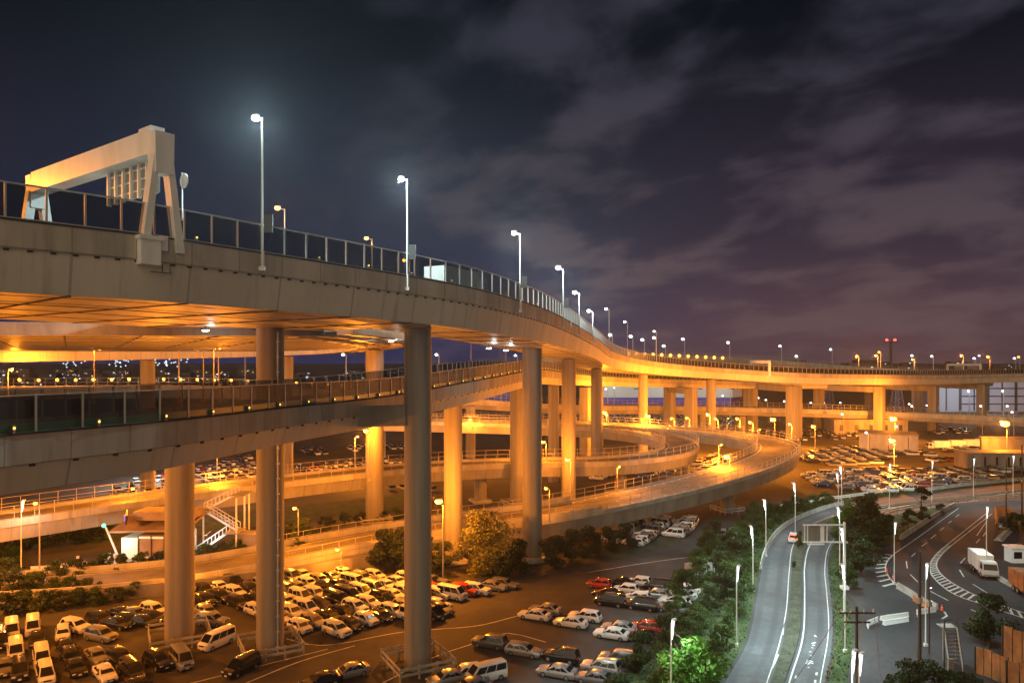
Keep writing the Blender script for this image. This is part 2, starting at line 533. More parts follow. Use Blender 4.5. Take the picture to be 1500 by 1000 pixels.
def gpath(pts, step=2.0, z=0.0):
    return Path([G(px, py, z) for px, py in pts], step)
def strip_mb(mb, A, B, z, n=80, z2=None, mi=0):
    vs = []
    for k in range(n + 1):
        a = A.at(A.L * k / n)[0]; b = B.at(B.L * k / n)[0]
        vs += [(a.x, a.y, z), (b.x, b.y, z)]
    fs = [(2 * k, 2 * k + 1, 2 * k + 3, 2 * k + 2) for k in range(n)]
    uv = [((0, A.L * k / n), (1, A.L * k / n), (1, A.L * (k + 1) / n), (0, A.L * (k + 1) / n)) for k in range(n)]
    mb.add(vs, fs, mi, uv)
    if z2 is not None:   # kerbs down both sides
        for P_, off in ((A, 0), (B, 1)):
            vv = []
            for k in range(n + 1):
                a = P_.at(P_.L * k / n)[0]
                vv += [(a.x, a.y, z), (a.x, a.y, z2)]
            mb.add(vv, fs, mi)
def line_mb(mb, path, w, z, d0=0.0, d1=None, dash=None):
    d1 = path.L if d1 is None else d1
    segs = [(d0, d1)]
    if dash:
        segs = []; s = d0
        while s < d1: segs.append((s, min(d1, s + dash[0]))); s += dash[0] + dash[1]
    for a, b in segs:
        n = max(1, int((b - a) / 1.5)); vs = []
        for k in range(n + 1):
            p, r = path.at(a + (b - a) * k / n)
            vs += [(p.x - r.x * w / 2, p.y - r.y * w / 2, z), (p.x + r.x * w / 2, p.y + r.y * w / 2, z)]
        mb.add(vs, [(2 * k, 2 * k + 1, 2 * k + 3, 2 * k + 2) for k in range(n)])

# the lamp-lit road at right: two carriageways with a grassy median
A1L = gpath([(1020, 1110), (1062, 1000), (1095, 940), (1113, 850), (1122, 811), (1140, 781), (1172, 760), (1230, 740), (1300, 728), (1400, 717), (1530, 704)])
A1R = gpath([(1095, 1110), (1129, 1000), (1146, 946), (1156, 895), (1160, 835), (1166, 796), (1186, 772), (1236, 752), (1305, 739), (1402, 728), (1530, 714)])
A2L = gpath([(1122, 1110), (1149, 1000), (1170, 934), (1174, 868), (1174.5, 829), (1182, 799), (1200, 776), (1240, 756), (1307, 742), (1403, 730), (1530, 716)])
A2R = gpath([(1195, 1110), (1209, 1000), (1220, 925), (1216, 865), (1213, 835), (1219, 800), (1240, 778), (1275, 762), (1330, 750), (1420, 735), (1530, 722)])
mb = MB()
strip_mb(mb, A1L, A1R, 0.008); strip_mb(mb, A2L, A2R, 0.008)
tag(mb.build('road', M['road_asphalt'], recalc=False), kind='structure')
mb = MB(); strip_mb(mb, A1R, A2L, 0.13, z2=0.0)
tag(mb.build('road_median', M['median_soil'], recalc=False), kind='structure')
mb = MB()
for pth, u in ((A1R, -0.35), (A2L, 0.4), (A2R, -0.45)):
    q = pth.offset(u); line_mb(mb, q, {0: .11, 1: .15, 2: .10}[(A1R, A2L, A2R).index(pth)], 0.014)
line_mb(mb, A1L.offset(3.4), 0.14, 0.014, dash=(4, 6), d1=40)
for k in range(5):     # slow-down ticks beside the lines
    for pth, u in ((A2L, 0.85), (A2R, -0.9)):
        p, r = pth.at(9 + 1.9 * k)
        t = Vector((-r.y, r.x, 0)); c = p + r * u
        mb.add([(c + t * a * 0.35 + r * b * 0.10)[:2] + (0.014,) for a, b in ((-1, -1), (1, -1), (1, 1), (-1, 1))], [(0, 1, 2, 3)])
# lettering painted on the oncoming lane: strokes in image order from the far end to the near end
STROKES = [
    [(1192, 931), (1191.4, 934), (1193, 936), (1196, 935.4), (1198, 933.6), (1197.4, 931)], [(1193.6, 929.6), (1195.6, 930.2), (1195.2, 932.2)],
    [(1189.6, 942.2), (1192.5, 941), (1194.4, 940.2)], [(1190.4, 945), (1193, 944.2)], [(1189, 948.4), (1190.8, 948)],
    [(1186.6, 953.6), (1187.2, 954.6)],
    [(1184.6, 958.2), (1186.6, 957.6), (1188, 959.2), (1190.2, 960.4)], [(1187.8, 961.2), (1189.4, 961.8)],
    [(1183, 966.4), (1187, 968.4), (1191.2, 968.6)], [(1184, 969.2), (1187.6, 970.8), (1191.4, 971.2)], [(1180.6, 971.4), (1184.4, 969.4)],
    [(1183.2, 966), (1183.8, 972.4)], [(1183.4, 976.6), (1185.4, 977.4)],
]
for st in STROKES:
    line_mb(mb, Path([G(*q) for q in st], raw=True), 0.25, 0.0145)
tag(mb.build('road_markings', M['paint_line'], recalc=False), kind='structure')

# verges beside that road
VL = A1L.offset(-9.0); mb = MB(); strip_mb(mb, A1L.offset(-0.35), VL, 0.006)
VR = Path([G(*q) for q in [(1216, 1110), (1240, 1000), (1250, 925), (1238, 868), (1231, 838), (1262, 815), (1316, 792), (1398, 742), (1440, 735), (1530, 722)]], 2.0)
strip_mb(mb, A2R.offset(0.3), VR, 0.006)
tag(mb.build('verge', M['grass'], recalc=False), kind='structure')

# dark curving road at far right
BL = gpath([(1226, 1110), (1252, 1000), (1262, 930), (1266, 890), (1278, 850), (1279, 828), (1291, 812), (1322, 791), (1400, 741), (1450, 729), (1530, 718)])
BR = gpath([(1700, 1110), (1660, 1000), (1640, 930), (1640, 890), (1600, 850), (1560, 820), (1540, 800), (1530, 790), (1530, 775), (1530, 760), (1560, 745)])
mb = MB(); strip_mb(mb, BL, BR, 0.010)
tag(mb.build('curving_road', M['dark_asphalt'], recalc=False), kind='structure')
mb = MB()
def seg(x0, y0, x1, y1, w=0.16): line_mb(mb, Path([G(x0, y0), G(x1, y1)], raw=True), w, 0.016)
for s in [(1335, 815, 1341, 809.5), (1327.5, 821.5, 1329, 832), (1333.5, 841, 1345.5, 853), (1362, 865, 1389, 879), (1350, 800, 1358, 794), (1363.5, 788.5, 1371, 782.5),
          (1377, 776.5, 1383, 772), (1389, 766, 1394, 762.4), (1400, 757, 1405, 753), (1407, 824.5, 1413.6, 817), (1405.5, 834, 1412, 844.6), (1425, 855, 1446, 868),
          (1422, 892, 1434, 897.4), (1431, 784, 1446, 762), (1440, 785, 1444, 779), (1430, 795, 1435, 789)]: seg(*s)
OUT = gpath([(1500, 905), (1440, 885), (1400, 871), (1368, 846), (1362, 832), (1364, 822), (1374, 809), (1388, 797)], 0.8)
INN = gpath([(1500, 897), (1450, 880), (1408, 861), (1380, 842), (1372, 830), (1373, 821), (1381, 810), (1393, 799)], 0.8)
line_mb(mb, OUT, 0.2, 0.016); line_mb(mb, INN, 0.2, 0.016)
for k in range(34):
    a = OUT.at(OUT.L * (k + 0.2) / 34)[0]; b = INN.at(INN.L * (k + 0.75) / 34)[0]
    line_mb(mb, Path([a, b], raw=True), 0.30, 0.0168)
for x0, y0, x1, y1 in [(1388, 797, 1448, 749), (1393, 799, 1453, 752)]: seg(x0, y0, x1, y1, 0.14)
EDGE = gpath([(1314, 857), (1303, 846), (1297, 832), (1300, 821), (1312, 809)], 0.6)
line_mb(mb, EDGE, 0.2, 0.016)
for k in range(9):
    a = EDGE.at(EDGE.L * (k + 0.5) / 9.5)[0]
    px, py = PX(a)
    b = G(px - 17 + k * 0.7, py + 1.5 + 3.0 * (4 - k) / 4)
    line_mb(mb, Path([a, b], raw=True), 0.42, 0.0168)
line_mb(mb, gpath([(1380, 906), (1386, 903), (1387, 899), (1383, 895)], 0.4), 0.25, 0.016)
line_mb(mb, gpath([(1312, 809), (1330, 797), (1404, 744)], 2), 0.15, 0.016)
tag(mb.build('lane_markings', M['paint_line'], recalc=False), kind='structure')

# car-park bay lines and planted ground under the piers
mb = MB()
for pts in ([(420, 935), (470, 945), (590, 925), (700, 916), (745, 905), (800, 890)], [(360, 1000), (440, 968), (520, 945)], [(690, 940), (740, 926), (800, 940)],
            [(560, 1000), (640, 960), (700, 940)], [(240, 1010), (340, 985), (480, 950)], [(860, 838), (960, 822), (1040, 812)]):
    line_mb(mb, gpath(pts, 1.5), 0.14, 0.009)
for k in range(0):
    a = G(870 + k * 11, 850 - k * 0.6)
    line_mb(mb, Path([a, a + Vector((-2.2, 4.4, 0))], raw=True), 0.12, 0.009)
tag(mb.build('bay_lines', M['paint_line'], recalc=False), kind='structure')
sheet('planted_ground', [G(*q) for q in [(-20, 905), (110, 898), (215, 872), (130, 862), (-20, 848)]], 0.007, M['earth'])
sheet('planted_strip', [G(*q) for q in [(640, 846), (760, 836), (860, 830), (1000, 795), (990, 772), (880, 782), (740, 812)]], 0.007, M['earth'])
sheet('toll_apron', [G(*q) for q in [(60, 838), (300, 820), (420, 800), (420, 775), (250, 790), (40, 815)]], 0.007, M['road_asphalt'])
sheet('planted_bank', [G(*q) for q in [(-20, 810), (160, 795), (420, 765), (600, 745), (600, 722), (420, 742), (160, 768), (-20, 782)]], 0.006, M['grass'])

# ---------------------------------------------------------------- viaducts
def posts(path, parent, mesh, spacing, u, dz, cap=100, name='post', mat=None, kind_mb=None):
    """posts along a path: the first `cap` (nearest the viewer) are objects of their own, the rest one part"""
    n = int(path.L / spacing)
    fr = []
    for k in range(n + 1):
        p, r = path.at(k * spacing)
        fr.append((p + r * u + Vector((0, 0, dz)), math.atan2(r.y, r.x)))
    fr = [f for f in fr if f[0].y > 8]
    fr.sort(key=lambda f: f[0].length)
    for p, a in fr[:cap]:
        inst(mesh, name, parent, p - (parent.matrix_world.translation if False else ROOTLOC(parent)), a)
    if len(fr) > cap:
        mb = MB()
        for p, a in fr[cap:]:
            R = Matrix.Rotation(a, 3, 'Z')
            base = [R @ Vector(v.co) + p for v in mesh.vertices]
            mb.add(base, [tuple(q.vertices) for q in mesh.polygons])
        o = mb.build('far_' + name + 's', list(mesh.materials), None, recalc=False)
        o.parent = parent
        o.data.transform(Matrix.Translation(-ROOTLOC(parent)))
        tag(o, kind='stuff')
def ROOTLOC(o):
    v = Vector((0, 0, 0))
    while o is not None: v = v + o.location; o = o.parent
    return v
def child(mb, name, mat, parent, **kw):
    me = mb.mesh(name, mat, **kw)
    me.transform(Matrix.Translation(-ROOTLOC(parent)))
    o = bpy.data.objects.new(name, me); col.objects.link(o); o.parent = parent
    return o
def post_mesh(w, h, mat, name='post'):
    mb = MB(); mb.box((0, 0, h / 2), (w, w * 0.8, h)); return mb.mesh(name, mat)

def scuppers(mb, path, spacing, u, v, mi=0):
    for k in range(int(path.L / spacing)):
        p, r = path.at(k * spacing)
        if p.y < 10: continue
        mb.box(p + r * u + Vector((0, 0, v)), (0.10, 0.28, 0.16), rz=math.atan2(r.y, r.x), mi=mi)

# --- the great upper viaduct (path = outer edge nearest the viewer, z = underside)
U = Path([(-58, -4, 34.8), (-43, 22, 34.75), (-28, 40.4, 34.7), (-22.9, 46, 34.7), (-18.0, 53, 34.6), (-9.1, 65.5, 34.3), (-3.8, 72.5, 33.9), (3, 88, 33.2), (8.8, 111, 32.5),
          (17.8, 153, 31.0), (29.0, 200, 28.3), (47.7, 239, 25.8), (78, 268, 23.4), (108, 276, 21.6), (150, 292, 20.6), (185, 315, 20.0), (240, 345, 20.0), (330, 360, 20.2)], 2.5)
uroot = thing('viaduct', 'tallest elevated highway sweeping from upper left with tall lamps and railing along its edge', 'viaduct', (-9.1, 65.5, 34.3))
mb = MB()
sweep(mb, U, [(-.12, 2.74), (-.62, 0), (-10.38, 0), (-10.88, 2.68)])
child(mb, 'girder', M['girder'], uroot)
# the deck is far wider here than farther on: plates reach over to the inner ramp
WU = U.sub(0, U.near_px(640, 30, 90), 2.5)
mb = MB()
for k in range(1, int(WU.L / 7.2) + 1):      # transverse seams under the deck
    p, r = WU.at(k * 7.2 - 0.3)
    mb.box(p + r * -16.5 + Vector((0, 0, -.04)), (31.6, 0.26, 0.07), rz=math.atan2(r.y, r.x))
for k in range(1, int((U.L - WU.L) / 7.2)):
    p, r = U.at(WU.L + k * 7.2)
    mb.box(p + r * -5.5 + Vector((0, 0, -.04)), (9.4, 0.16, 0.06), rz=math.atan2(r.y, r.x))
for u in (-2.7, -8.1): sweep(mb, U, [(u, -.04), (u + .07, -.04), (u + .07, .01), (u, .01)])
for u in (-10.6, -17.0, -24.5): sweep(mb, WU, [(u, -.05), (u + .09, -.05), (u + .09, .01), (u, .01)])
child(mb, 'seams', M['seam'], uroot)
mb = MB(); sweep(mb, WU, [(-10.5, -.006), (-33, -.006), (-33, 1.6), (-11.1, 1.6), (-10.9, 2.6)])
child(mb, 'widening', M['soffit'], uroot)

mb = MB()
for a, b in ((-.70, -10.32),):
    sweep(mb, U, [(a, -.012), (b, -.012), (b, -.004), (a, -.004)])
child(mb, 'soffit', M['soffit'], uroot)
mb = MB(); sweep(mb, U, [(0, 4.0), (0, 2.5), (-.10, 2.40), (-.10, 2.76), (-.30, 2.76), (-.26, 4.0)])
sweep(mb, U, [(0.06, 4.06), (0.06, 3.94), (-.32, 3.94), (-.32, 4.06)], mi=1)
scuppers(mb, U, 1.15, -.16, 2.36, mi=1)
child(mb, 'parapet', [M['parapet'], M['seam']], uroot)
mb = MB(); sweep(mb, U, [(-11.0, 4.0), (-11.0, 2.5), (-10.75, 2.5), (-10.75, 4.0)])
child(mb, 'parapet', M['parapet'], uroot)
mb = MB(); sweep(mb, U, [(-.32, 3.0), (-.32, 2.78), (-10.7, 2.78), (-10.7, 3.0)])
child(mb, 'roadway', M['deck_asphalt'], uroot)
fence = thing('railing', None, None); fence.parent = uroot
posts(U, fence, post_mesh(0.13, 2.05, M['steel']), 2.0, -.12, 4.0, cap=100)
mb = MB()
sweep(mb, U, [(-.07, 6.08), (-.07, 5.99), (-.17, 5.99), (-.17, 6.08)])
sweep(mb, U, [(-.08, 4.14), (-.08, 4.07), (-.15, 4.07), (-.15, 4.14)])
child(mb, 'rail', M['steel'], fence)
mb = MB(); sweep(mb, U, [(-.115, 4.14), (-.115, 5.98)], closed=False)
child(mb, 'mesh_panel', M['fence_panel'], fence, recalc=False)
mb = MB(); sweep(mb, U, [(-10.85, 4.0), (-10.85, 5.6)], closed=False)
child(mb, 'back_panel', M['fence_panel'], uroot, recalc=False)
mb = MB()      # brackets and clutter hanging on the parapet face
for px in (385, 604, 760, 835, 872):
    p, r = U.at(U.near_px(px, 30, 260))
    mb.box(p + r * .10 + Vector((0, 0, 3.55)), (.22, .16, 1.1), rz=math.atan2(r.y, r.x))
p, r = U.at(U.near_px(258, 30, 100)); mb.box(p + r * .14 + Vector((0, 0, 3.6)), (.3, .5, .95), rz=math.atan2(r.y, r.x))
child(mb, 'cable_box', M['white_steel'], uroot)
mb = MB()
p, r = U.at(U.near_px(212, 30, 100)); t = Vector((-r.y, r.x, 0))
for q in (0.0, 0.5):
    mb.bar(p + r * .06 + t * q + Vector((0, 0, 2.3)), p + r * .06 + t * q + Vector((0, 0, 1.75)), .05, .05)
mb.bar(p + r * .10 + t * -.8 + Vector((0, 0, 1.75)), p + r * .10 + t * .6 + Vector((0, 0, 1.75)), .05, .05)
child(mb, 'pipe_hook', M['dark_steel'], uroot)
mb = MB()
p, r = U.at(U.near_px(258, 30, 100))
mb.box(p + r * -0.9 + Vector((0, 0, 3.0)), (0.1, 0.1, 0.1))
EXP = None

# amber markers on the kerb behind the railing
for k in range(16):
    p, r = U.at(U.near_px(300, 30, 100) + 5.2 * k)
    mb = MB(); mb.box(p + r * -.30 + Vector((0, 0, 4.28)), (.16, .16, .32)); mb.ball(p + r * -.18 + Vector((0, 0, 4.36)), .055 if k % 3 else .09, 6, 4, mi=1)
    child(mb, 'marker', [M['dark_steel'], M['reflector']], uroot)

# --- X: the ramp leaving its far side and turning left, whose lit underside shows under the upper deck
X = Path([(-17.0, 80.5, 33.7), (-14.2, 87, 33.5), (-13.2, 93, 33.3), (-14.5, 115, 33.2), (-21, 140, 33.0),
          (-33, 165, 32.4), (-54, 182, 31.9), (-84, 180.5, 31.2), (-125, 165, 30.4), (-190, 130, 29.5)], 2.5)
xroot = thing('viaduct', 'ramp with glowing orange underside curving left beneath and behind the tallest highway', 'viaduct', (-14.5, 115, 33.3))
mb = MB()
sweep(mb, X, [(-.1, 2.2), (-.5, 0), (-2.6, 0), (-2.65, .4), (-4.3, .4), (-4.35, 0), (-6.4, 0), (-6.45, .4), (-7.9, .4), (-7.95, 0), (-9.5, 0), (-9.9, 2.2)], bank=0.035)
for k in range(1, int(X.L / 7.2)):
    p, r = X.at(k * 7.2)
    mb.bar(p + r * -.6 + Vector((0, 0, -.05)), p + r * -9.4 + Vector((0, 0, -.05 - 8.8 * .035)), .14, .08, mi=1)
for u in (-0.8, -2.4, -4.6, -6.2, -8.2):
    sweep(mb, X, [(u, -.07), (u + .12, -.07), (u + .12, .02), (u, .02)], bank=.035, mi=1)
child(mb, 'girder', [M['girder'], M['seam']], xroot)
mb = MB()
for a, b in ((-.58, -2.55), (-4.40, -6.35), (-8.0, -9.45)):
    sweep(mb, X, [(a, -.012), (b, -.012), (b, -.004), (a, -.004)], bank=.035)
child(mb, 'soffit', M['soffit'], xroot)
for a, b in ((0, -.25), (-10, -9.75)):
    mb = MB(); sweep(mb, X, [(a, 3.4), (a, 2.0), (b, 2.0), (b, 3.4)], bank=.035); child(mb, 'parapet', M['parapet_pale'], xroot)
mb = MB(); sweep(mb, X, [(-.27, 2.5), (-.27, 2.25), (-9.73, 2.25), (-9.73, 2.5)], bank=.035); child(mb, 'roadway', M['deck_asphalt'], xroot)

# the widening between its two arms: one ribbed deck
GORE = [(-150, 71), (-95, 76.5), (-55, 79.5), (-20.5, 83), (-19, 94), (-21, 114), (-28, 134), (-40, 152), (-58, 164), (-84, 162), (-135, 145), (-165, 100)]
def gz(y): return 33.75 - (y - 80) * .0145
mb = MB(); n = len(GORE)
mb.add([(x, y, gz(y)) for x, y in GORE] + [(x, y, gz(y) + 1.2) for x, y in GORE], [tuple(range(n - 1, -1, -1)), tuple(range(n, 2 * n))] + [(k, (k + 1) % n, n + (k + 1) % n, n + k) for k in range(n)])
for k in range(16):
    yy = 84.5 + 5.0 * k
    xs = []
    for (x0, y0), (x1, y1) in zip(GORE, GORE[1:] + GORE[:1]):
        if (y0 > yy) != (y1 > yy): xs.append(x0 + (x1 - x0) * (yy - y0) / (y1 - y0))
    if len(xs) >= 2: mb.bar((min(xs) + 1, yy, gz(yy) - .03), (max(xs) - 1, yy, gz(yy) - .03), .16, .10, mi=1)
for k in range(14):
    x0 = -24 - 9 * k; mb.bar((x0, 84, gz(84) - .03), (x0 - 30, 134, gz(134) - .03), .18, .08, mi=1)
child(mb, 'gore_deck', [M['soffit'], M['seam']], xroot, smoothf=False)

mb = MB()
EDGE_ = Path([(-150, 70.6, 33.5), (-95, 76, 33.5), (-55, 79, 33.5), (-18.5, 82.6, 33.5)], 3)
sweep(mb, EDGE_, [(0, 0), (0, 1.25), (-.9, 1.25), (-.9, 0)]); child(mb, 'edge_girder', M['wall'], xroot)

# --- L: the lower viaduct crossing at mid height with a dark noise barrier, going on behind the upper one
L = Path([(-33, 6, 24.2), (-28.5, 24, 24.1), (-25.7, 37, 24.05), (-21.8, 46, 24.0), (-18.6, 61.8, 23.85), (-13.6, 80, 23.8), (-4.6, 107.7, 24.8), (5.4, 151, 25.6), (13, 190, 24.4), (28, 235, 22.3), (54, 272, 20.4), (98, 304, 18.6), (145, 320, 18.0), (230, 352, 17.8)], 2.5)
lroot = thing('viaduct', 'mid height elevated road with dark noise barrier crossing from lower left behind the round columns', 'viaduct', (-13.6, 80, 23.8))
mb = MB()
sweep(mb, L, [(-.08, 1.62), (-.5, 0), (-3.4, 0), (-3.45, .4), (-6.5, .4), (-6.55, 0), (-9.5, 0), (-9.92, 1.6)])
child(mb, 'girder', M['girder'], lroot)
mb = MB(); sweep(mb, L, [(0, 3.1), (0, 1.5), (-.08, 1.44), (-.26, 1.64), (-.26, 3.1)]); scuppers(mb, L, 2.4, -.10, 1.40, mi=1)
sweep(mb, L, [(0.05, 3.15), (0.05, 3.02), (-.3, 3.02), (-.3, 3.15)], mi=1)
child(mb, 'parapet', [M['parapet'], M['seam']], lroot)
mb = MB(); sweep(mb, L, [(-10, 3.1), (-10, 1.6), (-9.75, 1.6), (-9.75, 3.1)]); child(mb, 'parapet', M['parapet'], lroot)
mb = MB(); sweep(mb, L, [(-.28, 2.1), (-.28, 1.85), (-9.72, 1.85), (-9.72, 2.1)]); child(mb, 'roadway', M['deck_asphalt'], lroot)
bar = thing('noise_barrier', None, None); bar.parent = lroot
posts(L, bar, post_mesh(0.12, 2.0, M['rail_steel']), 2.6, -.13, 3.1, cap=90)
mb = MB(); sweep(mb, L, [(-.13, 3.60), (-.13, 5.0)], closed=False); child(mb, 'panel', M['barrier_panel'], bar, recalc=False)
mb = MB(); sweep(mb, L, [(-.12, 3.12), (-.12, 3.60)], closed=False); child(mb, 'foot_panel', M['barrier_foot'], bar, recalc=False)
mb = MB(); sweep(mb, L, [(-.09, 5.08), (-.09, 5.02), (-.17, 5.02), (-.17, 5.08)]); child(mb, 'rail', M['rail_steel'], bar)
bar2 = thing('far_noise_barrier', None, None); bar2.parent = lroot
mb = MB(); sweep(mb, L, [(-9.87, 3.1), (-9.87, 5.0)], closed=False); child(mb, 'panel', M['barrier_panel'], bar2, recalc=False)
mb = MB()
for k in range(int(L.L / 2.6)):
    p, r = L.at(k * 2.6)
    mb.box(p + r * -9.87 + Vector((0, 0, 4.05)), (.12, .1, 1.9), rz=math.atan2(r.y, r.x))
sweep(mb, L, [(-9.8, 5.08), (-9.8, 5.02), (-9.92, 5.02), (-9.92, 5.08)])
child(mb, 'frame', M['rail_steel'], bar2)
for k in range(34):
    s = L.near_px(5, 30, 80) + 4.7 * k
    if s > L.L - 1: break
    p, r = L.at(s)
    mb = MB(); mb.box(p + r * -.05 + Vector((0, 0, 3.33)), (.2, .2, .42)); mb.ball(p + r * .07 + Vector((0, 0, 3.40)), .075, 6, 4, mi=1)
    child(mb, 'marker', [M['dark_steel'], M['reflector']], lroot)

def simple_viaduct(label, pts, w, depth, par, rail, gm, pm, mk=None, step=3.0, posts_n=0, rail_both=False, loc=None, mesh=False, spacing=2.5, rail_mat='rail_steel', rail_from=0.0):
    """path = near edge, z = underside"""
    V = Path(pts, step)
    mid = V.at(V.L / 2)[0] if loc is None else Vector(loc)
    rt = thing('viaduct', label, 'viaduct', mid)
    mb = MB(); rd = depth - par
    sweep(mb, V, [(-.08, rd - .35), (-.6, 0), (-w + .6, 0), (-w + .08, rd - .35)]); child(mb, 'girder', gm, rt)
    for a, b in ((0, -.25), (-w, -w + .25)):
        mb = MB(); sweep(mb, V, [(a, depth), (a, rd - .55), (b, rd - .55), (b, depth)]); child(mb, 'parapet', pm, rt)
    mb = MB(); sweep(mb, V, [(-.27, rd), (-.27, rd - .3), (-w + .27, rd - .3), (-w + .27, rd)]); child(mb, 'roadway', M['deck_asphalt'], rt)
    if rail:
        for u in ((-.12, -w + .12) if rail_both else (-.12,)):
            rl = thing('railing', None, None); rl.parent = rt
            pm_ = post_mesh(0.09, rail, M[rail_mat])
            VV, V0 = V, V
            V = V.sub(V.L * rail_from, V.L, step) if rail_from else V
            posts(V, rl, pm_, spacing, u, depth, cap=posts_n)
            mb = MB()
            for h in (rail - .04, rail * .5, 0.12):
                sweep(mb, V, [(u + .03, depth + h + .03), (u + .03, depth + h - .03), (u - .03, depth + h - .03), (u - .03, depth + h + .03)])
            child(mb, 'rail', M[rail_mat], rl)
            if mesh:
                mb = MB(); sweep(mb, V, [(u, depth), (u, depth + rail)], closed=False); child(mb, 'mesh_panel', M['mesh_panel'], rl, recalc=False)
            V = V0
    return V, rt

# --- K: deck seen over the barrier at left, sinking to the right behind everything
K, kroot = simple_viaduct('pale orange elevated road behind the dark noise barrier, dotted with amber lights', [(-250, 172, 21), (-190, 180, 21), (-132, 190, 20.4), (-85, 200, 20.2), (-30, 222, 16.8), (0, 245, 13.4), (25, 270, 10.6), (58, 292, 9.0), (100, 304, 7.4), (150, 306, 5.8), (200, 296, 4.0), (262, 280, 2.6)],
    10, 3.2, 1.1, 2.3, M['ramp'], M['parapet_pale'], posts_n=0)
for k in range(20):
    p, r = K.at(K.near_px(2, 100, 260) + 4.6 * k)
    mb = MB(); mb.box(p + r * -9.6 + Vector((0, 0, 4.5)), (.4, .3, 1.2)); mb.ball(p + r * -9.3 + Vector((0, 0, 4.75)), .42, 8, 6, mi=1)
    mo = child(mb, 'marker', [M['dark_steel'], M['hps_far']], kroot)
    if k % 2 == 0:
        ld = bpy.data.lights.new('lamp_light', 'POINT'); ld.energy = 2600; ld.color = HPS; ld.shadow_soft_size = .3
        lo = bpy.data.objects.new('lamp_light', ld); col.objects.link(lo); lo.parent = kroot; lo.location = p + r * -8.6 + Vector((0, 0, 5.4)) - kroot.location
# --- N: far high viaduct with a row of amber lamps on its wall
N, nroot = simple_viaduct('far high viaduct on the skyline with a dotted row of amber wall lights', [(22, 272, 29.6), (34, 300, 29.4), (60, 330, 28.9), (105, 362, 27.2), (150, 390, 25.0), (215, 420, 20.8), (310, 450, 17.0), (420, 470, 14)],
    12, 4.4, 1.6, 1.6, M['ramp'], M['parapet_pale'], posts_n=0)
for k in range(13):
    px = 905 + 12.8 * k
    p, r = N.at(N.near_px(px, 250, 480))
    mb = MB(); mb.ball(p + r * .25 + Vector((0, 0, 4.0)), .8, 8, 6, mi=0)
    child(mb, 'wall_light', [M['hps_far']], nroot)

# --- V1 / V2: the two low ramps that loop
V1, v1root = simple_viaduct('low sodium lit ramp running from left into the tight inner loop', 
    [(-108, 80, 4.6), (-80, 96, 5.0), (-60, 115, 5.4), (-42, 131.5, 5.7), (-22, 147, 5.8), (-6, 154, 5.8), (10, 158.3, 5.6), (22, 160.5, 5.5), (32, 164.5, 5.7), (41.5, 172, 6.1), (46.5, 183, 6.6), (46, 195, 7.2), (40.5, 205.5, 7.8), (30, 213.5, 8.4), (14, 218, 8.9), (-8, 221.5, 9.3), (-50, 229, 9.6), (-110, 235, 9.8)],
    8.4, 3.1, .5, 1.9, M['ramp'], M['parapet_pale'], posts_n=90, rail_both=True, loc=(-6, 154, 5.8))
V2, v2root = simple_viaduct('low orange ramp climbing from left ground around the wide outer loop at right',
    [(-92, 84, -2.6), (-70, 92, -2.4), (-55, 95, -2.2), (-43, 99, -1.9), (-32.5, 105, -1.4), (-24, 110.2, -.8), (-12, 115.4, .2), (0, 118.8, 1.2), (7, 120.5, 1.7), (24.5, 130, 2.9), (41, 142, 4.0), (57.4, 158.6, 5.0), (68.5, 175, 5.8), (72.4, 190, 6.4), (67.5, 203.5, 7.0), (57, 213, 7.5), (42, 219.5, 8.1), (22, 225.5, 8.7), (0, 229.5, 9.2), (-30, 235, 9.5), (-90, 243, 9.7)],
    10.2, 3.2, 0.22, 1.7, M['ramp'], M['parapet_pale'], posts_n=90, rail_both=True, loc=(24.5, 130, 2.9), rail_from=.16)
for u0 in (0, -10.2):      # the outer ramp starts behind solid walls
    mb = MB(); sg = 1 if u0 == 0 else -1
    sweep(mb, V2.sub(0, V2.L * .30), [(u0 - .02 * sg, 3.9), (u0 - .02 * sg, 3.25), (u0 - .24 * sg, 3.25), (u0 - .24 * sg, 3.9)]); child(mb, 'wall', M['parapet_pale'], v2root)
mb = MB()      # lane edge lines and chevron blocks on the outer loop
for V, w, off in ((V2, 10.2, 2.98), (V1, 8.4, 2.6)):
    for u in (-1.0, -w + 1.0):
        sweep(mb, V, [(u - .09, off + .006), (u + .09, off + .006)], closed=False)
    if V is V2:
        for k in range(26):
            p, r = V.at(V.L * .30 + 2.6 * k)
            mb.box(p + r * -1.45 + Vector((0, 0, off + .012)), (.55, .28, .02), rz=math.atan2(r.y, r.x) + .6)
            mb.box(p + r * (-w + 1.5) + Vector((0, 0, off + .012)), (.55, .28, .02), rz=math.atan2(r.y, r.x) - .6)
o = child(mb, 'lane_paint', M['paint_line'], v2root, recalc=False)

# retaining wall under the near end of the outer ramp is its girder; a dropped kerb wall closes the car park
W = Path([(-60, 92.6, 0), (-45, 96.6, 0), (-33, 102.6, 0), (-24, 108, 0), (-14, 112.6, 0)], 2.5)
mb = MB(); sweep(mb, W, [(0, 0), (0, 1.7), (-.3, 1.7), (-.3, 0)])
tag(mb.build('retaining_wall', M['wall']), 'brown concrete wall along the back of the crowded car lot below the ramp', 'wall')

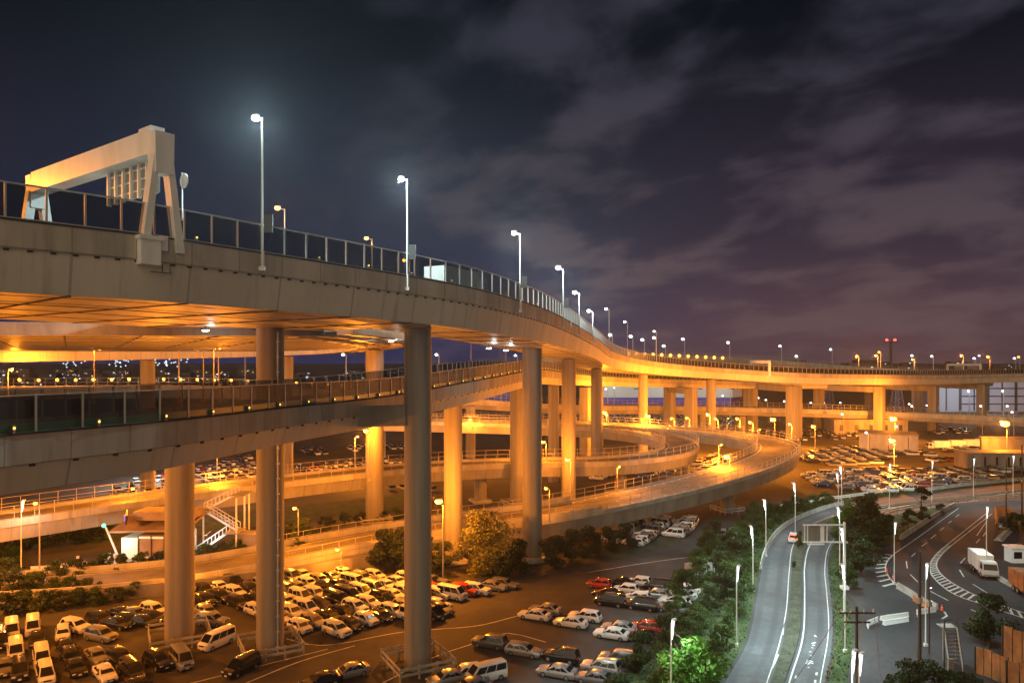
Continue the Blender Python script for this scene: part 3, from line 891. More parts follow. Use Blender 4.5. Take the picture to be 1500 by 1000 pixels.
# --- piers
def guard(t, R, wide, high, mat, rz=0.0):
    g = thing('guard_fence', None, None); g.parent = t; g.rotation_euler = (0, 0, rz)
    mb = MB()
    for k in range(4):
        a = Matrix.Rotation(math.pi / 2 * k, 3, 'Z')
        for h, hh in ((high * .86, .26), (high * .45, .26)):
            mb.bar(a @ Vector((-wide, -wide, h)), a @ Vector((wide, -wide, h)), .07, hh)
    o = mb.build('rail', mat, g, world=False)
    pm = post_mesh(.16, high, mat)
    for k in range(4):
        a = Matrix.Rotation(math.pi / 2 * k, 3, 'Z')
        for q in (-1, -.33, .33):
            p = a @ Vector((wide * q, -wide + .05, 0)); inst(pm, 'post', g, p)
def pier(label, x, y, ztop, r, fence=None, slab=None, cap=None, pipe=False, rz=0.4, square=False, grp='round concrete columns under the viaducts'):
    t = thing('bridge_pier', label, 'bridge pier', (x, y, 0), 0, grp)
    mb = MB()
    if square: mb.box((0, 0, ztop / 2), (r * 2, r * 1.7, ztop), rz=rz)
    else:
        n = 40
        zs = [0, ztop * .25, ztop * .5, ztop * .75, ztop]
        for a, b in zip(zs, zs[1:]): mb.tube((0, 0, a), (0, 0, b), r, r, n, caps=(a == 0))
    mb.build('shaft', M['column'], t, world=False)
    if slab:
        mb = MB(); mb.box((0, 0, .55), (slab, slab, .5), rz=rz); mb.box((0, 0, .2), (slab * .8, slab * .8, .4), rz=rz)
        mb.build('footing', M['kerb'], t, world=False)
    if fence: guard(t, r, fence, 1.35, M['kerb'], rz)
    if cap:
        mb = MB(); mb.tube((0, 0, ztop - .02), (0, 0, ztop + .35), r * .72, r * .72, 24); mb.build('bearing', M['dark_steel'], t, world=False)
    if pipe:
        mb = MB(); a = -0.75
        c = Vector((math.cos(a) * (r + .12), math.sin(a) * (r + .12), 0))
        mb.tube(c, c + Vector((0, 0, ztop - .5)), .09, n=8)
        for k in range(int(ztop / 1.6)):
            mb.box(c + Vector((0, 0, .8 + 1.6 * k)), (.3, .3, .12))
        mb.build('drain_pipe', M['steel'], t, world=False)
    return t
def zU(px, d0, d1):
    p, r = U.at(U.near_px(px, d0, d1)); return p.z
pier('nearest and tallest grey column standing in the middle of the car park', -9.5, 74.4, 34.02, 1.36, fence=2.9, cap=1, rz=.5)
pier('tall column with drain pipe and pale guard fence, left of the nearest tall one', -25.7, 78.4, 34.3, 1.42, fence=2.9, cap=1, pipe=True, rz=.5)
pier('leftmost thick lit column with pale guard fence under the lower road', -36.6, 81.2, 23.3, 1.52, fence=3.0, cap=1, rz=.5)
pier('tall column on white footing right of the yellow lit tree', 3.1, 113.2, 32.5, 1.5, slab=4.4, cap=1)
pier('tall column just right of the white footed one, standing behind the low ramp', 11.8, 153.4, 30.9, 1.48, cap=1, fence=2.6)
pier('tall column rising through the gap inside the inner ramp loop', 23.0, 200.4, 28.2, 1.55, fence=2.8, cap=1)
pier('slim lit column behind the inner loop, second right of the loop gap', 43.2, 243, 25.7, 1.55)
pier('slim lit column above the ramp junction, third right of the loop gap', 74.0, 274, 23.2, 1.75)
pier('orange lit column directly behind the yellow lit tree', -8.9, 111.4, 24.45, 1.38, slab=3.6, cap=1)
pier('slender lit column half hidden behind the white footed column', 1.0, 155, 25.3, 1.42, fence=2.6, cap=1)
pier('column under the mid height road peeping out behind the taller one', 10.5, 186, 24.2, 1.35)
pier('pale column rising behind the planted bank, right of the piped column', -26, 139.5, 32.6, 1.68, fence=2.8, cap=1)
pier('yellow lit column standing behind the piped column', -54.5, 178, 31.5, 1.62, slab=4.2)
pier('distant brown column left of the piped column, seen above the noise barrier', -86, 174, 30.6, 1.6)
pier('short column under the near side of the inner loop, left one', -6.8, 158.6, 5.75, 1.35, slab=4.0, grp='short columns under the loop ramps')
pier('short column under the near side of the inner loop, right one', 24.4, 165.4, 5.5, 1.3, fence=2.6, grp='short columns under the loop ramps')
pier('short column under the tip of the inner loop', 43.0, 186.0, 6.5, 1.4, fence=2.6, grp='short columns under the loop ramps')
pier('short dim column under the outer loop beside the road trees', 43.5, 149.0, 4.6, 1.35, fence=2.4, grp='short columns under the loop ramps')
pier('lit column far behind between the ramps, left of the loop', -13.0, 231, 16.0, 1.55)
# the bracket that carries the lower road between the two tall near columns
mb = MB(); a, b = Vector((-10.4, 74.3, 25.3)), Vector((-15.6, 75.5, 25.1)); mb.bar(a, b, 2.0, 2.0)
tag(mb.build('cross_beam', M['wall']), 'short dark steel bracket from the nearest tall column to the lower road', 'beam')
# rectangular frames under the far sweep: two legs and a beam each
def frame(label, x0, y0, x1, y1, ztop, w=3.4):
    t = thing('portal_pier', label, 'bridge pier', ((x0 + x1) / 2, (y0 + y1) / 2, 0), 0, 'rectangular frames under the far highway')
    o = t.location
    for (x, y) in ((x0, y0), (x1, y1)):
        mb = MB(); mb.box((x - o.x, y - o.y, ztop / 2), (w, w, ztop), rz=0.75); mb.build('leg', M['column'], t, world=False)
    mb = MB(); mb.bar((x0 - o.x, y0 - o.y, ztop - 1.2), (x1 - o.x, y1 - o.y, ztop - 1.2), 2.8, 2.3); mb.build('beam', M['ramp'], t, world=False)
frame('wide frame carrying the far highway, brightest and broadest orange leg at right', 107.5, 281, 101.0, 312, 20.6, 4.4)
frame('far highway frame between the broad orange one and the lit box shed', 149.5, 300, 134, 322, 19.6)
frame('far highway frame behind the lit box shed, right of centre', 181, 317, 165, 340, 19.4)
frame('far highway frame in front of the lilac hall, rightmost of the frames', 214, 336, 200, 362, 19.4)
frame('far highway frame standing left of the broad orange one', 66, 272, 62, 290, 20.2)
frame('far highway frame behind the inner loop, leftmost of the frames', 24, 236, 30, 262, 21.8)
pier('short column under the sinking far road, left of the broad orange frame', 95, 306, 7.2, 1.4, square=True)
pier('pale forked column under the sinking far road behind the ramp junction', 77, 300, 8.2, 1.4, square=True)
# ---------------------------------------------------------------- lamps
def lamp(kind, label, base, h, arm, power=0.0, head=0.30, pole_r=0.09, group=None, pole_mat='steel', far=False, plate=False, spot=None, name='street_lamp', lr=0.25):
    """arm = horizontal vector from the pole to the lamp head"""
    t = thing(name, label, 'street lamp', base, 0, group)
    mb = MB(); mb.tube((0, 0, 0), (0, 0, h), pole_r * 1.25, pole_r * .75, 8 if not far else 6); mb.box((0, 0, .15), (pole_r * 5, pole_r * 5, .3))
    mb.build('pole', M[pole_mat], t, world=False)
    a = Vector((arm[0], arm[1], 0)); top = Vector((0, 0, h))
    tip = top + a + Vector((0, 0, .12))
    if a.length > .05:
        mb = MB(); mb.tube(top - Vector((0, 0, .1)), tip, pole_r * .7, pole_r * .6, 6); mb.build('arm', M[pole_mat], t, world=False)
    ln = M[('led' if kind == 'led' else 'hps') + ('_far' if far else '_lens')]
    if far:
        mb = MB(); mb.ball(tip, (head, head, head * .8), 8, 6); mb.build('lamp_lens', ln, t, world=False)
    elif spot:     # glowing taper stands in for the pole top lit by its lamp
        mb = MB(); mb.tube(tip + Vector((0, 0, -1.5)) - a * .8, tip + Vector((0, 0, .05)) - a * .5, pole_r * .85, head * .95, 12); mb.build('lamp_lens', M['pole_top_glow'], t, world=False)
        mb = MB(); mb.box(tip + Vector((0, 0, .13)) - a * .2, (head * 2.6, head * 1.6, .14), rz=math.atan2(a.y, a.x)); mb.build('lamp_head', M[pole_mat], t, world=False)
    else:
        mb = MB(); ang = math.atan2(a.y, a.x)
        mb.box(tip * 1.0 + Vector((0, 0, head * .62)), (head * 1.9, head * 1.0, .12), rz=ang); mb.build('lamp_head', M[pole_mat], t, world=False)
        mb = MB(); mb.ball(tip + Vector((0, 0, -.02)), (head, head * .9, head * .74), 14, 10); mb.build('lamp_lens', ln, t, world=False)
    if plate:
        mb = MB(); mb.box((.45, 0, 3.4), (.62, .06, 1.3)); 
        for q in (-.4, .4): mb.box((.45, -.06, 3.4 + q), (.62, .04, .05))
        mb.build('sign_plate', M['dark_steel'], t, world=False)
    if power:
        ld = bpy.data.lights.new('lamp_light', 'SPOT' if spot else 'POINT')
        ld.energy = power * (LED_GAIN if kind == 'led' else HPS_GAIN); ld.color = LED if kind == 'led' else HPS; ld.shadow_soft_size = lr
        if spot: ld.spot_size = math.radians(spot); ld.spot_blend = 0.5
        lo = bpy.data.objects.new('lamp_light', ld); col.objects.link(lo); lo.parent = t
        lo.location = tip + (Vector((0, 0, -.55)) if kind == 'led' else (a.normalized() if a.length > .01 else Vector((0, -1, 0))) * (head + .35) + Vector((0, 0, -.1)))
    return t
def on_ground(px, pytop, h, **k):
    """pole whose top shows at (px, pytop) and is h metres tall"""
    D = (CAMH - h) * F / (pytop - HY)
    return (D * (px - CX) / F, D, 0.0)

# tall white lamps along the upper viaduct's edge
for i, (px, pt, pw) in enumerate([(377, 172, 17000), (608, 262, 12000), (763, 342, 9000), (825, 393, 7000), (849, 429, 6000), (869, 456, 6000), (889, 475, 0), (914, 489, 0), (1003 - 20, 507, 0)]):
    s = U.near_px(px - 2, 30, 330); p, r = U.at(s)
    if i >= 6: p, r = U.at(U.near_px(875, 30, 230) + 30 * (i - 5))
    b = p + r * .06 + Vector((0, 0, 2.7)); D = b.y
    ztop = CAMH - (pt - HY) * D / F
    h = max(6.0, ztop - b.z) if i < 6 else 11.0
    nm = "tall white lamp at the tallest highway's edge, %s from the big gantry" % ordn(i)
    lamp('led', nm, b, h, -r * .75, pw, head=.27 if i < 3 else .34, pole_r=.078, group="tall white lamps along the tallest highway", plate=i in (0, 1, 2, 3), spot=None)
# orange lamps of the ramp behind
for i, (px, pt, D) in enumerate([(417, 306, 92), (545, 350, 118), (600, 382, 140)]):
    top = P(px, pt, D); z0 = 35.8
    lamp('hps', ["orange lamp peeping over the railing nearest the big gantry", "small orange lamp over the railing between the first two tall white lamps", "dim orange lamp low behind the second tall white lamp"][i],
         (top.x, top.y, z0), top.z - z0, (-.9, .1), 1800, head=.34, group='orange lamps on the ramp behind the tallest highway', pole_mat='rail_steel')

# sodium lamps that light the ramps and the car parks
SOD = [  # px, pytop, D, zbase, power, head, label
    (541, 632, 133, 8.9, 6500, .42, "orange lamp glowing against the pale column right of the piped one"),
    (649, 735, 101.0, 0.0, 9000, .50, "bright orange lamp between the nearest grey column and the yellow lit tree"),
    (836, 674, 146.0, 0.0, 4500, .42, "orange floodlight mast with cross arms beside the tall columns"),
    (1069, 670, 157, 0.0, 4500, .62, "bright orange lamp inside the wide ramp loop"),
    (952, 617, 216, 11.5, 14000, .62, "bright orange lamp on the far side of the inner loop, right of a pair"),
    (889, 609, 226, 11.8, 11000, .55, "upper orange lamp of a pair behind the tall columns at the inner loop"),
    (891, 620, 221, 11.5, 0, .42, "lower orange lamp of a pair behind the tall columns at the inner loop"),
    (1040, 608, 236, 10.0, 11000, .55, "orange lamp in front of the slim far column above the ramp junction"),
    (1135, 615, 262, 0.0, 9000, .85, "glaring orange lamp left of the broad orange frame leg"),
    (1194, 625, 255, 0.0, 8000, .65, "orange lamp just right of the broad orange frame leg"),
    (1311, 614, 284, 0.0, 26000, 1.2, "glaring orange lamp above the lit box shed"),
    (1310, 646, 205, 0.0, 26000, .75, "orange lamp on a tall mast in front of the lit box shed"),
    (1475, 621, 232, 0.0, 26000, 1.25, "glaring orange lamp near the right edge by the lilac hall"),
    (800, 648, 160, 8.4, 4500, .38, "small orange lamp between the two tallest right-hand columns on the ramp"),
    (1160, 622, 205, 8.7, 9000, .30, "small orange lamp on the outer loop's far rim"),
    (752, 655, 205, 10.5, 3500, .3, "small orange lamp at the merging ramps behind the columns"),
    (692, 655, 210, 11.0, 4500, .36, "small orange lamp seen between the lit tree's column and the next"),
    (437, 745, 118, 0.2, 2200, .30, "short orange lamp on the planted bank right of the piped column"),
    (58, 738, 104, 0.0, 250, .28, "thin dark post with small orange lamp left of the toll building"),
    (331, 706, 131, 7.6, 1800, .28, "small orange lamp on the low ramp between the two thick columns"),
    (200, 728, 118, 7.6, 1500, .26, "small orange lamp on the low ramp above the toll building"),
    (500, 806, 104, 1.5, 1500, .26, "short orange lamp beside the low ramp above the crowded car lot"),
    (285, 818, 97, 0.6, 1300, .24, "short orange lamp hard by the thick leftmost column"),
    (805, 716, 118, 4.4, 1600, .26, "small orange lamp on the ramp rail beside the white footed column"),
    (985, 640, 128, 5.8, 0, .10, "unlit thin post on the outer loop's near rail"),
]
for (px, pt, D, zb, pw, hd, lab) in SOD:
    top = P(px, pt, D)
    if lab.startswith('unlit'): continue
    lamp('hps', lab, (top.x, top.y, zb), max(2.5, top.z - zb), (-.55, -.05), pw, head=hd, pole_r=.09, group='orange lamps among the ramps and car parks', pole_mat='rail_steel', lr=.3)
# a mast of the same kind beyond the left edge lights the left car lot
lamp('hps', 'tall orange mast lamp standing left of the lower left car lot', (-72, 84, 0), 15.5, (.6, -.1), 21000, head=.5, group='orange lamps among the ramps and car parks', pole_mat='rail_steel')
lamp('hps', 'tall orange mast lamp in the left car lot outside the view', (-47, 58, 0), 17.0, (.6, .1), 6500, head=.5, group='orange lamps among the ramps and car parks', pole_mat='rail_steel')  # unseen mast added to light the deck undersides

lamp('hps', 'orange lamp shining on the curved ramp face at the far left', (-108, 158, 22.5), 6.0, (.6, 0), 5000, head=.4, group='orange lamps among the ramps and car parks', pole_mat='rail_steel')
lamp('hps', 'orange highway lamp on the far side of the upper roads beyond the gantry', (-58, 62, 36.8), 10.5, (.8, -.4), 9000, head=.34, group='orange lamps on the ramp behind the tallest highway', pole_mat='rail_steel')
lamp('hps', 'orange mast lamp behind the crowded lot under the upper ramp', (-62, 128, 0), 17.0, (.6, 0), 6000, head=.4, group='orange lamps among the ramps and car parks', pole_mat='rail_steel')
for i, f in enumerate((.33, .42, .50, .58)):
    p, r = V2.at(V2.L * f)
    b = p + r * -9.95 + Vector((0, 0, 3.0))
    lamp('hps', 'short orange lamp on the outer loop\'s inner rail, %s from left' % ordn(i), b, 4.6, r * .5, 1700, head=.17, pole_r=.06, group='short orange lamps on the outer loop', pole_mat='rail_steel', lr=.3)
for lab, px, py, D, kd, pw in (('orange mast lamp over the far packed car rows, behind the pale column', 520, 640, 196, 'hps', 15000), ('orange mast lamp over the far car rows between the two thick columns', 318, 650, 190, 'hps', 12000), ('white mast lamp over the glinting cars behind the low left ramp', 214, 664, 182, 'led', 9000)):
    t = P(px, py, D); lamp(kd, lab, (t.x, t.y, 0), t.z, (.6, 0), pw, head=.3, group='mast lamps over the far car rows', pole_mat='rail_steel', lr=.3)  # masts added, largely hidden, to brighten the dark far rows
for i, (px, py, D, z) in enumerate([(573, 491, 92, 33.4), (716, 500, 98, 32.6), (741, 503, 104, 32.4)]):
    x = D * (px - CX) / F
    fl = thing('flood_light', 'small flood light under the tallest deck right of the piped column, %s from left' % ordn(i), 'flood light', (x, D, z))
    mb = MB(); mb.box((0, 0, -.1), (.9, .5, .18)); mb.tube((0, 0, 0), (0, 0, .5), .06, n=6); mb.build('housing', M['dark_steel'], fl, world=False)
    mb = MB(); mb.ball((0, 0, -.22), (.34, .24, .12), 10, 6); mb.build('lamp_lens', M['led_lens'], fl, world=False)
    ld = bpy.data.lights.new('lamp_light', 'POINT'); ld.energy = 200; ld.color = LED; ld.shadow_soft_size = .2
    lo = bpy.data.objects.new('lamp_light', ld); col.objects.link(lo); lo.parent = fl; lo.location = (.7, -.3, -.5)
# white lamps along the grey road and right car park
LEDS = [  # px, pytop, h, power, label
    (983, 912, 8.6, 1700, 'white lamp at the car lot corner shining on the bright green tree'),
    (1079, 832, 8.4, 3500, 'white lamp among the road trees, nearest of that row'),
    (1103, 773, 8.4, 3200, 'white lamp among the road trees, second of that row'),
    (1122, 734, 8.6, 2200, 'white lamp among the road trees, third of that row'),
    (1165, 709, 9.0, 2200, 'white lamp at the bend of the grey road by the outer loop'),
    (1236, 776, 10.2, 2600, 'white lamp right behind the cantilever sign post'),
    (1238, 830, 9.0, 2800, 'white lamp on the grey road verge in front of the sign post'),
    (1230, 745, 9.4, 2200, 'white lamp between the two bright green bushes behind the sign'),
    (1310, 768, 8.2, 600, 'slim unshaded lamp pole by the striped kerb of the dark road'),
    (1356, 829, 8.6, 1200, 'white lamp beside the tall dark wooden pole'),
    (1445, 745, 9.6, 1300, 'white lamp on splayed twin poles behind the white truck'),
    (1248, 958, 8.8, 1300, 'white curved lamp at bottom edge beside the grey road verge, left of two'),
    (1258, 962, 9.2, 900, 'white lamp at bottom edge beside the wooden cross pole, right of two'),
    (1233, 685, 9.0, 2200, 'white lamp on the far kerb of the grey road, tallest left one'),
    (1228, 695, 9.0, 0, 'white lamp paired just left of the tallest one on the far kerb'),
    (1303, 681, 9.0, 1800, 'white lamp on the far kerb in front of the packed car rows, centre'),
    (1365, 677, 9.0, 1800, 'white lamp on the far kerb in front of the packed car rows, right of centre'),
    (1426, 673, 9.0, 1800, 'white lamp on the far kerb near the low yellow shed'),
    (1484, 669, 9.0, 1800, 'white lamp on the far kerb at the right end of the low yellow shed'),
    (31, 735, 11.0, 500, 'white topped lamp pole at the far left beside the low ramp'),
]
for (px, pt, h, pw, lab) in LEDS:
    b = on_ground(px, pt, h)
    dx = .40 if px < 1100 else (-.40 if px < 1240 else .40)
    lamp('led', lab, b, h, (dx, .2), pw, head=.15 if b[1] < 110 else .20, pole_r=.066, group='white lamps along the grey road', pole_mat='white_steel', spot=150)
# far small lamps: on the far viaducts and beyond
FARL = [(897, 491, 285, 36), (927, 493, 300, 34), (944, 498, 310, 33), (961, 495, 322, 33), (975, 507, 330, 32.4), (1003, 497, 335, 32.4), (1069, 502, 362, 31), (1145, 507, 385, 29.5),
        (1169, 522, 380, 27), (1219, 512, 405, 27), (1367, 522, 440, 22), (1338, 521, 430, 22), (1429, 525, 450, 20), (1488, 525, 455, 18), (1436, 521, 520, 20)]
for i, (px, py, D, zb) in enumerate(FARL):
    t = P(px, py, D)
    lamp('led', 'small white lamp on the skyline viaducts, %s from left' % ordn(i), (t.x, t.y, zb), max(3.0, t.z - zb), (-.9, 0), 0, head=.72, pole_r=.16, far=True, group='white lamps on the skyline viaducts')
FARO = [(1258, 522, 420, 24), (1286, 521, 430, 23), (1290, 516, 436, 23), (1411, 521, 450, 20), (1450, 523, 455, 20), (1494, 523, 460, 19), (1340, 527, 440, 22)]
for i, (px, py, D, zb) in enumerate(FARO):
    t = P(px, py, D)
    lamp('hps', 'small amber lamp on the skyline viaducts, %s from left' % ordn(i), (t.x, t.y, zb), max(3.0, t.z - zb), (-.9, 0), (8000 if i in (0, 1, 3, 4, 6) else 0), head=.80, pole_r=.16, far=True, group='amber lamps on the skyline viaducts')
MIDW = [(507, 520, 170, 24), (643, 520, 200, 24.5), (758, 521, 240, 24), (890, 570, 300, 9), (1061, 580, 330, 8), (1113, 583, 330, 8), (1124, 586, 325, 8), (1151, 588, 320, 8), (1190, 590, 318, 7),
        (1209, 590, 340, 6), (1236, 607, 300, 0), (1316, 625, 260, 0), (1334, 592, 330, 5), (1338, 595, 325, 5), (1360, 594, 330, 5), (1376, 597, 330, 5), (1439, 595, 300, 0), (1478, 595, 300, 0),
        (1485, 604, 290, 0), (1272, 634, 240, 0), (631, 605, 250, 12), (564, 630, 230, 0), (1233, 590, 360, 5), (1052, 622, 230, 9.5), (1103, 640, 212, 10), (1010, 620, 230, 9.8), (1084, 625, 225, 10), (988, 622, 226, 10)]
for i, (px, py, D, zb) in enumerate(MIDW):
    t = P(px, py, D)
    hpsk = i >= 23
    lamp('hps' if hpsk else 'led', ('small amber lamp on the ramp junction, %s built row from left' if False else ('small amber lamp near the ramp junction, %s from left' if hpsk else 'small white lamp in the distance below the decks, %s from left')) % ordn(sorted([m[0] for m in MIDW if (m in MIDW[23:]) == hpsk]).index(px)),
         (t.x, t.y, zb), max(2.5, t.z - zb), (-.7, 0), (6000 if hpsk else 0), head=.42, pole_r=.12, far=True, group='small lamps below the far decks')
# lone poles seen in front of the dark sky under the ramp
for i, (px, py, D, c) in enumerate([(138, 508, 150, 'hps'), (262, 505, 150, 'hps'), (298, 511, 155, 'led'), (313, 506, 140, 'hps'), (320, 509, 150, 'led'), (359, 521, 190, 'led'), (690, 498, 260, 'led'), (741, 497, 260, 'led')]):
    t = P(px, py, D); z0 = 22 if D < 200 else 24.5
    if c == 'hps' and D < 160: t = P(px, py + 5, D)
    lamp(c, 'thin lamp pole under the curving ramp, %s from left' % ordn(i), (t.x, t.y, z0), t.z - z0, (.8, 0), 2600 if (c == 'hps' and D < 160) else 0, head=.16, pole_r=.10, far=True, group='thin lamp poles behind the noise barrier', pole_mat='rail_steel')  # light added at dark-looking sodium poles to warm the soffit above
# flood under the deck
t = P(301, 480, 78)
fl = thing('flood_light', 'small white flood light fixed under the upper deck left of the tall piped column', 'flood light', (t.x, t.y, 34.2))
mb = MB(); mb.box((0, 0, -.1), (.9, .5, .18)); mb.tube((0, 0, 0), (0, 0, .6), .06, n=6); mb.build('housing', M['dark_steel'], fl, world=False)
mb = MB(); mb.ball((0, 0, -.22), (.38, .26, .14), 10, 6); mb.build('lamp_lens', M['led_lens'], fl, world=False)
ld = bpy.data.lights.new('lamp_light', 'POINT'); ld.energy = 160; ld.color = LED; ld.shadow_soft_size = .2
lo = bpy.data.objects.new('lamp_light', ld); col.objects.link(lo); lo.parent = fl; lo.location = (.7, -.3, -.5)

# ---------------------------------------------------------------- sign gantry on the upper viaduct
def gantry():
    s0 = U.near_px(208, 30, 100); p, r = U.at(s0); t = Vector((-r.y, r.x, 0))
    root = thing('sign_gantry', 'big white gantry with splayed legs spanning the tallest highway, sign seen from behind', 'sign gantry', p + Vector((0, 0, 4.0)))
    o = root.location.copy()
    n0 = p + Vector((0, 0, 4.0)) - o + r * -.1
    f0 = p + r * -19.6 + Vector((0, 0, 4.2)) - o
    H = 6.6
    for q, nm in ((n0, 'near'), (f0, 'far')):
        for sgn in (-1, 1):
            a = q + t * (1.15 * sgn) + Vector((0, 0, -.9)); b = q + t * (.38 * sgn) + Vector((0, 0, H - 1.3))
            mb = MB()
            w0, w1 = (.48, .42) if nm == 'near' else (.70, .60)
            vs = []
            for c, w in ((a, w0), (b, w1)):
                for e, g in ((-1, -1), (1, -1), (1, 1), (-1, 1)):
                    vs.append(c + r * (e * .36) + t * (g * w / 2))
            mb.add(vs, [(3, 2, 1, 0), (4, 5, 6, 7), (0, 1, 5, 4), (1, 2, 6, 5), (2, 3, 7, 6), (3, 0, 4, 7)])
            mb.build('leg', M['white_steel'], root, world=False)
        mb = MB()
        vs = []
        for z, w in ((H - 2.6, 1.15), (H, 1.25)):
            for e, g in ((-1, -1), (1, -1), (1, 1), (-1, 1)):
                vs.append(q + r * (e * .5) + t * (g * w / 2) + Vector((0, 0, z)))
        mb.add(vs, [(3, 2, 1, 0), (4, 5, 6, 7), (0, 1, 5, 4), (1, 2, 6, 5), (2, 3, 7, 6), (3, 0, 4, 7)])
        mb.build('knee', M['white_steel'], root, world=False)
    mb = MB()
    a = n0 + Vector((0, 0, H - .55)) + r * -.5; b = f0 + Vector((0, 0, H - .65)) + r * .5
    mb.bar(a, b, 1.2, 1.55); mb.build('cross_beam', M['white_steel'], root, world=False)
    mb = MB(); mb.box(n0 + Vector((0, 0, H + .25)) + r * -1.2, (1.6, .9, .55), rz=math.atan2(r.y, r.x)); mb.build('top_box', M['white_steel'], root, world=False)
    sg = thing('sign_board', None, None); sg.parent = root
    mb = MB(); c0 = n0 + r * -1.1 + Vector((0, 0, H - 2.35)); c1 = n0 + r * -8.0 + Vector((0, 0, H - 2.35))
    mb.bar(c0 + t * .45, c1 + t * .45, .12, 2.3); mb.build('board', M['grey_panel'], sg, world=False)
    mb = MB()
    for k in range(7):
        c = c0.lerp(c1, (k + .15) / 6.3) + t * .30
        mb.box(c, (.16, .22, 2.5), rz=math.atan2(r.y, r.x))
    for h in (-.7, 0, .7): mb.bar(c0 + t * .36 + Vector((0, 0, h)), c1 + t * .36 + Vector((0, 0, h)), .06, .08)
    mb.build('rib', M['white_steel'], sg, world=False)
    mb = MB(); mb.box(n0 + r * .20 + Vector((0, 0, -1.0)) + t * -.9, (.7, 1.25, 1.7), rz=math.atan2(r.y, r.x)); mb.box(n0 + r * .25 + Vector((0, 0, -.18)) + t * -.9, (.9, 1.5, .25), rz=math.atan2(r.y, r.x))
    mb.build('bracket', M['white_steel'], root, world=False)
    # round sign on the near leg
    mb = MB(); c = n0 + t * 1.5 + Vector((0, 0, 3.9)); mb.tube(c, c + t * .06, .48, .48, 20); mb.tube(c + t * -.1 + Vector((0, 0, -2.6)), c + t * -.1 + Vector((0, 0, .5)), .05, n=6)
    mb.build('round_sign', M['white_steel'], root, world=False)
gantry()
def small_gantry(label, px0, px1, pyt, D0, D1, zb, mat, board):
    a = P(px0, pyt, D0); b = P(px1, pyt, D1)
    root = thing('sign_gantry', label, 'sign gantry', (a.x, a.y, zb))
    o = root.location
    for q in (a, b):
        mb = MB(); mb.bar(Vector((q.x, q.y, zb)) - o, Vector((q.x, q.y, a.z)) - o, .8, .8); mb.build('leg', M[mat], root, world=False)
    mb = MB(); mb.bar(a - o, b - o, 1.0, 1.1); mb.build('cross_beam', M[mat], root, world=False)
    if board:
        for f0, f1 in ((.2, .45), (.6, .9)):
            mb = MB(); mb.bar(a.lerp(b, f0) - o + Vector((0, -.6, -1.3)), a.lerp(b, f1) - o + Vector((0, -.6, -1.3)), .2, 1.6); mb.build('sign_board', M['grey_panel'], root, world=False)
small_gantry('pale gantry frame over the far sweep of the highway, left of the two', 1100, 1127, 530, 278, 268, 24.5, 'white_steel', False)
small_gantry('yellow lit gantry frame over the far highway at right', 1388, 1436, 534, 372, 352, 22, 'white_steel', True)

# cantilever sign over the grey road
def cantilever():
    b = G(1237, 862)
    root = thing('cantilever_sign', 'cantilever road sign seen from behind on a white post over the grey road', 'road sign', b)
    mb = MB(); mb.tube((0, 0, 0), (0, 0, 9.0), .22, .17, 12); mb.box((0, 0, .2), (.9, .9, .4)); mb.build('post', M['white_steel'], root, world=False)
    mb = MB()
    for z in (8.6, 6.3): mb.tube((0, 0, z), (-5.6, 0, z), .13, .10, 8)
    mb.box((-.1, 0, 6.3), (.9, .5, .2)); mb.build('arm', M['white_steel'], root, world=False)
    mb = MB(); mb.box((-3.9, .28, 7.5), (3.4, .07, 2.5)); mb.build('board', M['wall'], root, world=False)
    mb = MB()
    for x in (-2.3, -2.9, -4.9, -5.3): mb.box((x, .18, 7.45), (.14 if x != -2.9 else .5, .1, 2.3))
    mb.build('rib', M['white_steel'], root, world=False)
    mb = MB(); mb.box((-3.9, -.1, 6.05), (2.2, .3, .12)); mb.build('light_tray', M['white_steel'], root, world=False)
cantilever()

# ---------------------------------------------------------------- utility poles and wires
def upole(label, b, h, r=.17, cross=False):
    t = thing('utility_pole', label, 'utility pole', b)
    mb = MB(); mb.tube((0, 0, 0), (0, 0, h), r, r * .62, 10); mb.build('pole', M['wood'], t, world=False)
    if cross:
        mb = MB()
        for z, w in ((h - .5, 3.1), (h - 1.3, 2.2)): mb.box((0, -.12, z), (w, .12, .14))
        mb.build('crossarm', M['wood'], t, world=False)
        for x in (-1.4, -.6, .6, 1.4):
            mb = MB(); mb.tube((x, -.12, h - .44), (x, -.12, h - .14), .06, .05, 6); mb.build('insulator', M['white_steel'], t, world=False)
    else:
        mb = MB(); mb.box((.0, -.14, h * .56), (.34, .26, .6)); mb.build('meter_box', M['grey_panel'], t, world=False)
        mb = MB(); mb.bar((0, 0, h * .72), (.5, .3, h * .72), .07, .07); mb.build('step_iron', M['steel'], t, world=False)
    return t
D1 = 64.0
pb = Vector((D1 * (1255 - CX) / F, D1, 0)); h1 = CAMH - (888 - HY) * D1 / F
upole('dark wooden pole with cross arms and wires at the bottom beside the grey road', pb, h1, cross=True)
pb2 = G(1347, 968); h2 = CAMH - (808 - HY) * pb2.y / F
upole('tall plain dark wooden pole between the grey road and dark curve', pb2, h2, .2)
upole('thin grey pole beside the tall plain dark wooden one', G(1361, 955), CAMH - (812 - HY) * G(1361, 955).y / F - 1.0, .10)
upole('tall dark thin pole at the far bend of the dark road', G(1474, 780), 13.0, .13)
upole('tall dark thin pole at the right edge of the view', G(1497, 770), 15.0, .15)
mb = MB()
